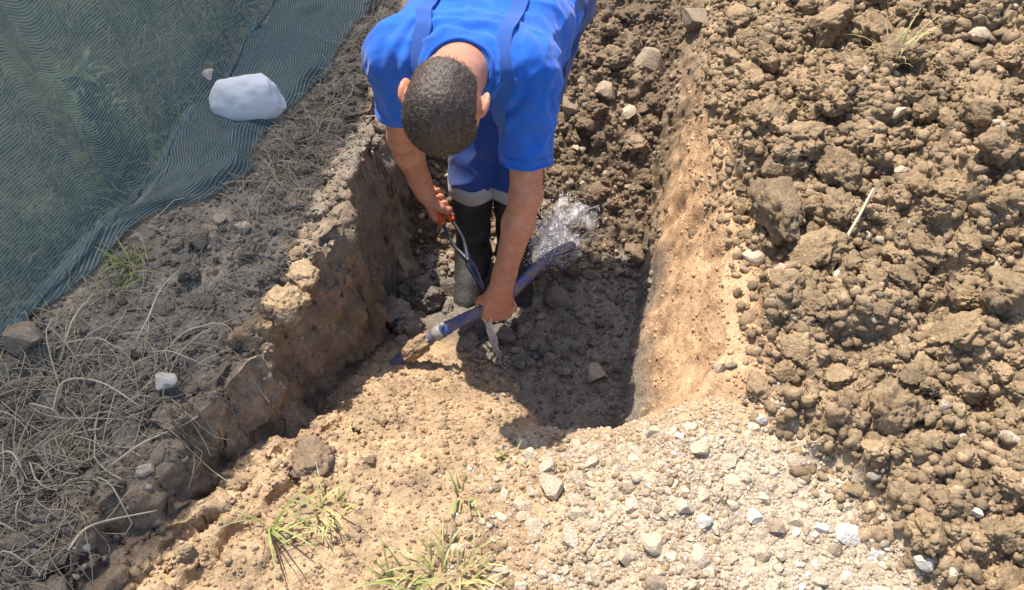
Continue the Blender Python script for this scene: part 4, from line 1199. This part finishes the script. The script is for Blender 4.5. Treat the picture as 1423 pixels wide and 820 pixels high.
# cloth
def cloth_mat(name, rgb, weave=900, rough=.85, var=.12, sheen=.2):
    m, t, b = new_mat(name); tc = N(t, 'ShaderNodeTexCoord'); n1 = noise_n(t, 9, 4, .6, tc.outputs['Object'])
    r = ramp_n(t, n1.outputs[0], [(.3, tuple(c * (1 - var) for c in rgb)), (.7, tuple(c * (1 + var) for c in rgb))]); t.links.new(r.outputs[0], b.inputs['Base Color'])
    n4 = noise_n(t, 7, 6, .7, tc.outputs['Object']); r4 = ramp_n(t, n4.outputs[0], [(.52, (0, 0, 0)), (.78, (.35, .35, .35))])
    dm = N(t, 'ShaderNodeMix', data_type='RGBA'); t.links.new(r4.outputs[0], dm.inputs[0]); t.links.new(r.outputs[0], dm.inputs[6]); dm.inputs[7].default_value = (.16, .15, .16, 1)
    t.links.new(dm.outputs[2], b.inputs['Base Color'])
    setin(b, Roughness=rough); b.inputs['Specular IOR Level'].default_value = .2; b.inputs['Sheen Weight'].default_value = sheen
    n2 = noise_n(t, weave, 2, .5, tc.outputs['Object']); n3 = noise_n(t, 38, 4, .6, tc.outputs['Object'])
    bp = bump_n(t, n3.outputs[0], .25, .006); t.links.new(bump_n(t, n2.outputs[0], .2, .0008, bp), b.inputs['Normal']); return m
M_shirt = cloth_mat('shirt_cotton', (.012, .115, .52), var=.2); M_strap = cloth_mat('strap_webbing', (.022, .085, .33)); M_trou = cloth_mat('trouser_twill', (.018, .05, .20))
sh = Sdf((-.45, 1.45, .02), (.32, 2.42, .66), .0046)
torso(sh, .001, .055)
for S_, E_, fr in ((S_L, E_L, .73), (S_R, E_R, .62)):
    Hm = S_ + (E_ - S_) * fr; ax = nrm(E_ - S_)
    sh.cap(S_ - ax * .01, Hm + ax * .05, .069, .056, .045)
    lo, hi = np.minimum(Hm, E_) - .12, np.maximum(Hm, E_) + .12
    def cutf(Pq, Hm=Hm, ax=ax):
        d = (Pq - Hm) @ ax; rad = np.linalg.norm((Pq - Hm) - d[..., None] * ax, axis=-1)
        return np.where(rad < .105, d, -1)
    sh.cut(cutf, lo, hi)
# neck opening
nax = nrm(hl(0, -.025, -.045) - C7); nc0 = C7 + nax * .012 + np.array([0, 0, .012])
def neckcut(Pq):
    d = (Pq - nc0) @ nax; rad = np.linalg.norm((Pq - nc0) - d[..., None] * nax, axis=-1)
    return np.where(rad < .13, np.where(d > -.06, .074 - rad - np.maximum(0, -d) * .7, -1), -1)
sh.cut(neckcut, nc0 - .2, nc0 + .2)
sh.cut(lambda Pq: (Pq - nc0) @ nax - .03, nc0 - np.array([.12, .2, .2]), nc0 + np.array([.12, .02, .2]))
v, f = sh.mesh(); v = smooth_mesh(v, f, 3, .4)
fc = v[f].mean(1); fn = np.cross(v[f[:, 2]] - v[f[:, 0]], v[f[:, 3]] - v[f[:, 1]]); fn /= np.linalg.norm(fn, axis=1)[:, None] + 1e-12
dropm = np.zeros(len(f), bool)
for S_, E_, fr in ((S_L, E_L, .73), (S_R, E_R, .62)):
    Hm = S_ + (E_ - S_) * fr; ax = nrm(E_ - S_)
    d = (fc - Hm) @ ax; rad = np.linalg.norm((fc - Hm) - d[:, None] * ax, axis=1)
    dropm |= (rad < .10) & (d > -.012) & ((fn @ ax) > .6)
v, f = drop_faces(v, f, dropm)
n = vnormals(v, f)
# folds: gathers round the neck and armpits, long drags along the back and down the sleeves
dn = np.linalg.norm(v - nc0, axis=1); 
ang = np.arctan2((v - nc0) @ Rt, (v - nc0) @ np.cross(nax, Rt))
fo = .0055 * np.exp(-((dn - .13) / .06) ** 2) * np.sin(dn * 150 + 2.0 * vnoise(v[:, 0] * 11, v[:, 1] * 11, v[:, 2] * 11, 3))
lr = vnoise(v[:, 0] * 34 + v[:, 1] * 10, v[:, 1] * 7, v[:, 2] * 15, 8)
fo += .0075 * (1 - np.abs(lr)) ** 2 - .003
lr2 = vnoise(v[:, 0] * 15 - v[:, 2] * 11, v[:, 1] * 24, v[:, 2] * 9, 11)
fo += .008 * (1 - np.abs(lr2)) ** 3
for S_, E_ in ((S_L, E_L), (S_R, E_R)):
    a = v - S_; da = np.linalg.norm(a, axis=1); axd = a @ nrm(E_ - S_)
    wgt = np.exp(-((axd - .05) / .09) ** 2) * np.exp(-(da / .16) ** 2)
    tw = vnoise(v[:, 0] * 50 + axd * 22, v[:, 1] * 50 - axd * 16, axd * 7, 14)
    fo += wgt * .012 * (1 - np.abs(tw)) ** 2
v = v + n * fo[:, None]
v = smooth_mesh(v, f, 4, .45)
shirt_me = mesh_from('shirt', v - base_p, f, M_shirt)
shirt = obj('shirt', shirt_me, person)
so = shirt.modifiers.new('cloth', 'SOLIDIFY'); so.thickness = .0025; so.offset = -1
sbvh = BVHTree.FromPolygons([tuple(q) for q in v], [tuple(int(i) for i in q) for q in f])
def on_shirt(p, off):
    h = sbvh.find_nearest(Vector(p)); return np.array(h[0]) + np.array(h[1]) * off, np.array(h[1])
def ribbon(pts, wd, th, n=60, off=.003):
    p = spline(pts, n); L = []; 
    Pn = [on_shirt(a, off) for a in p]
    p = np.array([a for a, _ in Pn]); nr = np.array([b for _, b in Pn])
    for it in range(4):
        for _ in range(6):
            p[1:-1] = .5 * p[1:-1] + .25 * (p[:-2] + p[2:]); nr[1:-1] = .5 * nr[1:-1] + .25 * (nr[:-2] + nr[2:])
        Pn = [on_shirt(a, off) for a in p]
        p = np.array([a for a, _ in Pn]); nr = .5 * nr + .5 * np.array([b for _, b in Pn]); nr /= np.linalg.norm(nr, axis=1)[:, None]
    for _ in range(12): nr[1:-1] = .5 * nr[1:-1] + .25 * (nr[:-2] + nr[2:])
    nr /= np.linalg.norm(nr, axis=1)[:, None]
    for _ in range(3): p[1:-1] = .5 * p[1:-1] + .25 * (p[:-2] + p[2:])
    p = p + nr * .0045
    T = np.gradient(p, axis=0)
    for _ in range(8): T[1:-1] = .5 * T[1:-1] + .25 * (T[:-2] + T[2:])
    T /= np.linalg.norm(T, axis=1)[:, None]
    sd_ = np.cross(T, nr); sd_ /= np.linalg.norm(sd_, axis=1)[:, None]
    rings = np.stack([p - sd_ * wd / 2, p + nr * th * .6, p + sd_ * wd / 2, p - nr * th], 1)
    a = np.stack([p - sd_ * wd / 2 - nr * th, p - sd_ * wd / 2 + nr * .0, p + sd_ * wd / 2 + nr * .0, p + sd_ * wd / 2 - nr * th], 1)
    V = a.reshape(-1, 3); F = []
    for i in range(n - 1):
        for j in range(4): F.append((i * 4 + j, (i + 1) * 4 + j, (i + 1) * 4 + (j + 1) % 4, i * 4 + (j + 1) % 4))
    F += [(0, 1, 2, 3), tuple((n - 1) * 4 + j for j in (3, 2, 1, 0))]
    return V, F
# turned hems of the sleeves
for S_, E_, fr in ((S_L, E_L, .73), (S_R, E_R, .62)):
    Hm = S_ + (E_ - S_) * fr; ax = nrm(E_ - S_); e1 = nrm(np.cross(ax, [1, .3, 0])); e2 = np.cross(ax, e1)
    d = (v - Hm) @ ax; rad = np.linalg.norm((v - Hm) - d[:, None] * ax, axis=1)
    for hd in (-.004, -.026):
        rp_ = []
        for a in np.linspace(0, 2 * math.pi, 41)[:-1]:
            rp_.append(on_shirt(Hm + ax * hd + (e1 * math.cos(a) + e2 * math.sin(a)) * .062, .0006)[0])
        rp_ = np.array(rp_)
        for _ in range(2): rp_ = .5 * rp_ + .25 * (np.roll(rp_, 1, 0) + np.roll(rp_, -1, 0))
        v2, f2 = tube(np.vstack([rp_, rp_[:1]]), .0032 if hd > -.01 else .0012, 6, False)
        obj('sleeve_hem', mesh_from('sleeve_hem', v2 - base_p, f2, M_strap if hd < -.01 else M_shirt), shirt)
# neckband
th_ = np.linspace(0, 2 * math.pi, 49)[:-1]
bu = np.cross(nax, Rt); ringp = []
for a in th_:
    q = nc0 - nax * .006 + (Rt * math.cos(a) + bu * math.sin(a)) * .076
    ringp.append(on_shirt(q, .001)[0])
ringp = np.array(ringp)
for _ in range(5): ringp = .5 * ringp + .25 * (np.roll(ringp, 1, 0) + np.roll(ringp, -1, 0))
v2, f2 = tube(np.vstack([ringp, ringp[:2]]), .0052, 7, False)
obj('neckband', mesh_from('neckband', v2 - base_p, f2, cloth_mat('neckband_rib', (.008, .095, .5))), shirt)
# dungaree straps over the shoulders
for pts in ([(.085, 2.20, .50), (.05, 2.0, .56), (.022, 1.85, .56), (-.005, 1.72, .55), (-.02, 1.645, .51), (-.03, 1.60, .42), (-.03, 1.62, .34)],
            [(-.03, 2.20, .50), (-.14, 2.0, .55), (-.20, 1.85, .56), (-.205, 1.76, .55), (-.205, 1.69, .51), (-.20, 1.64, .42), (-.19, 1.65, .34)]):
    v2, f2 = ribbon(np.array(pts), .036, .003)
    sm_ = mesh_from('strap', v2 - base_p, f2, M_strap, True); sm_.set_sharp_from_angle(angle=math.radians(40)); obj('strap', sm_, person)
# trousers of the dungarees
tr = Sdf((-.30, 1.80, -.25), (.32, 2.45, .60), .006)
for q in (-1, 0, 1): tr.cap(np.array([-.005, 2.09, .375]) + np.array([.08 * q, 0, 0]), PEL + np.array([.085 * q, 0, 0]), .115, .122, .05)
for J, K in ((J_R, K_R), (J_L, K_L)): tr.cap(J, K + (0, 0, -.03), .102, .068, .03)
tr.cut(lambda Pq: -.135 - Pq[..., 2], (-.4, 1.7, -.4), (.4, 2.5, -.05))
v, f = tr.mesh(); v = smooth_mesh(v, f, 2, .4); n = vnormals(v, f)
v = v + n * (.010 * (1 - np.abs(vnoise(v[:, 0] * 14, v[:, 1] * 18, v[:, 2] * 22, 5))) ** 2)[:, None]
trou = obj('trousers', mesh_from('trousers', v - base_p, f, M_trou), person)
# rubber boots with a turned pale cuff
M_boot = earth_mat('boot_rubber', attr=False, rgb=(.035, .034, .034), rough=.55, var=(.5, 1.9), scale=.8); M_cuff = cloth_mat('cuff_lining', (.36, .355, .34)); M_sole = plain_mat('boot_sole', (.03, .028, .026), .8)
for K, A, tw in ((K_R, A_R, -.02), (K_L, A_L, .02)):
    b0 = Sdf((A[0] - .12, 1.66, -.60), (A[0] + .12, 2.12, -.08), .0055)
    b0.cap(K + (0, 0, -.055), A + (0, .005, 0), .064, .056, .02)
    gz0 = -.545
    b0.cap((A[0], A[1] + .03, gz0 + .045), (A[0] + tw, A[1] - .17, gz0 + .038), .050, .045, .03)
    b0.cap((A[0], A[1], -.46), (A[0] + tw * .6, A[1] - .11, gz0 + .06), .054, .045, .03)
    b0.cut(lambda Pq: Pq[..., 2] - (K[2] - .045), (A[0] - .2, 1.6, -.2), (A[0] + .2, 2.2, 0))
    b0.cut(lambda Pq: gz0 - Pq[..., 2], (A[0] - .2, 1.6, -.62), (A[0] + .2, 2.2, -.5))
    v, f = b0.mesh(); v = smooth_mesh(v, f, 2, .4); n = vnormals(v, f)
    v = v + n * (.004 * fbm(v[:, 0] * 12, v[:, 1] * 12, v[:, 2] * 20, 2, 9))[:, None]
    boot = obj('boot', mesh_from('boot', v - base_p, f, M_boot), person)
    c0 = K + (0, 0, -.045); ang = np.linspace(0, 2 * math.pi, 33)[:-1]
    rows_ = [(.066, .020), (.0725, .022), (.077, .008), (.0765, -.022), (.0745, -.034), (.068, -.033)]
    V_ = np.concatenate([[c0 + np.array([r * math.cos(a), r * math.sin(a), h + .003 * math.sin(5 * a)]) for a in ang] for r, h in rows_])
    F_ = [(i * 32 + j, i * 32 + (j + 1) % 32, (i + 1) * 32 + (j + 1) % 32, (i + 1) * 32 + j) for i in range(5) for j in range(32)]
    obj('cuff', mesh_from('cuff', V_ - base_p, F_, M_cuff), boot)

# ------------------------------------------------------------------ pliers
M_steel = plain_mat('tool_steel', (.10, .10, .12), .35, .85, var=.4); M_orange = plain_mat('grip_orange', (.75, .10, .02), .45, var=.15)
lat = nrm(np.cross(axT, nrm(CAM - H_R)))
fro = nrm(np.cross(lat, axT))
pl = tag(empty('pliers', O_R), 'long dark steel pliers with orange grips held in a fist beside the boots', 'pliers')
Lt = np.linalg.norm(tip - O_R)
def arc(sgn):
    k = [(-.055, .010), (.0, .011), (.05, .013), (.085, .016), (.13, .017), (.17, .008), (.195, .001), (.225, -.006), (Lt, -.001)]
    return np.array([axT * a + lat * sgn * b for a, b in k])
for sgn in (1, -1):
    q = spline(arc(sgn), 40)
    rr = np.interp(np.linspace(0, 1, 40), [0, .55, .7, .8, 1], [.0045, .0055, .009, .010, .003])
    v, f = tube(q, rr, 10); arm_o = obj('handle', mesh_from('handle', v, f, M_steel), pl)
    v, f = tube(q[:13], np.interp(np.linspace(0, 1, 13), [0, .1, .9, 1], [.007, .009, .009, .0105]), 12); obj('grip', mesh_from('grip', v, f, M_orange), arm_o)
pv = axT * .197
v, f = tube(np.array([pv - fro * .011, pv + fro * .011]), .0085, 14); obj('pivot', mesh_from('pivot', v, f, M_steel), pl)
bpy.context.view_layer.update()
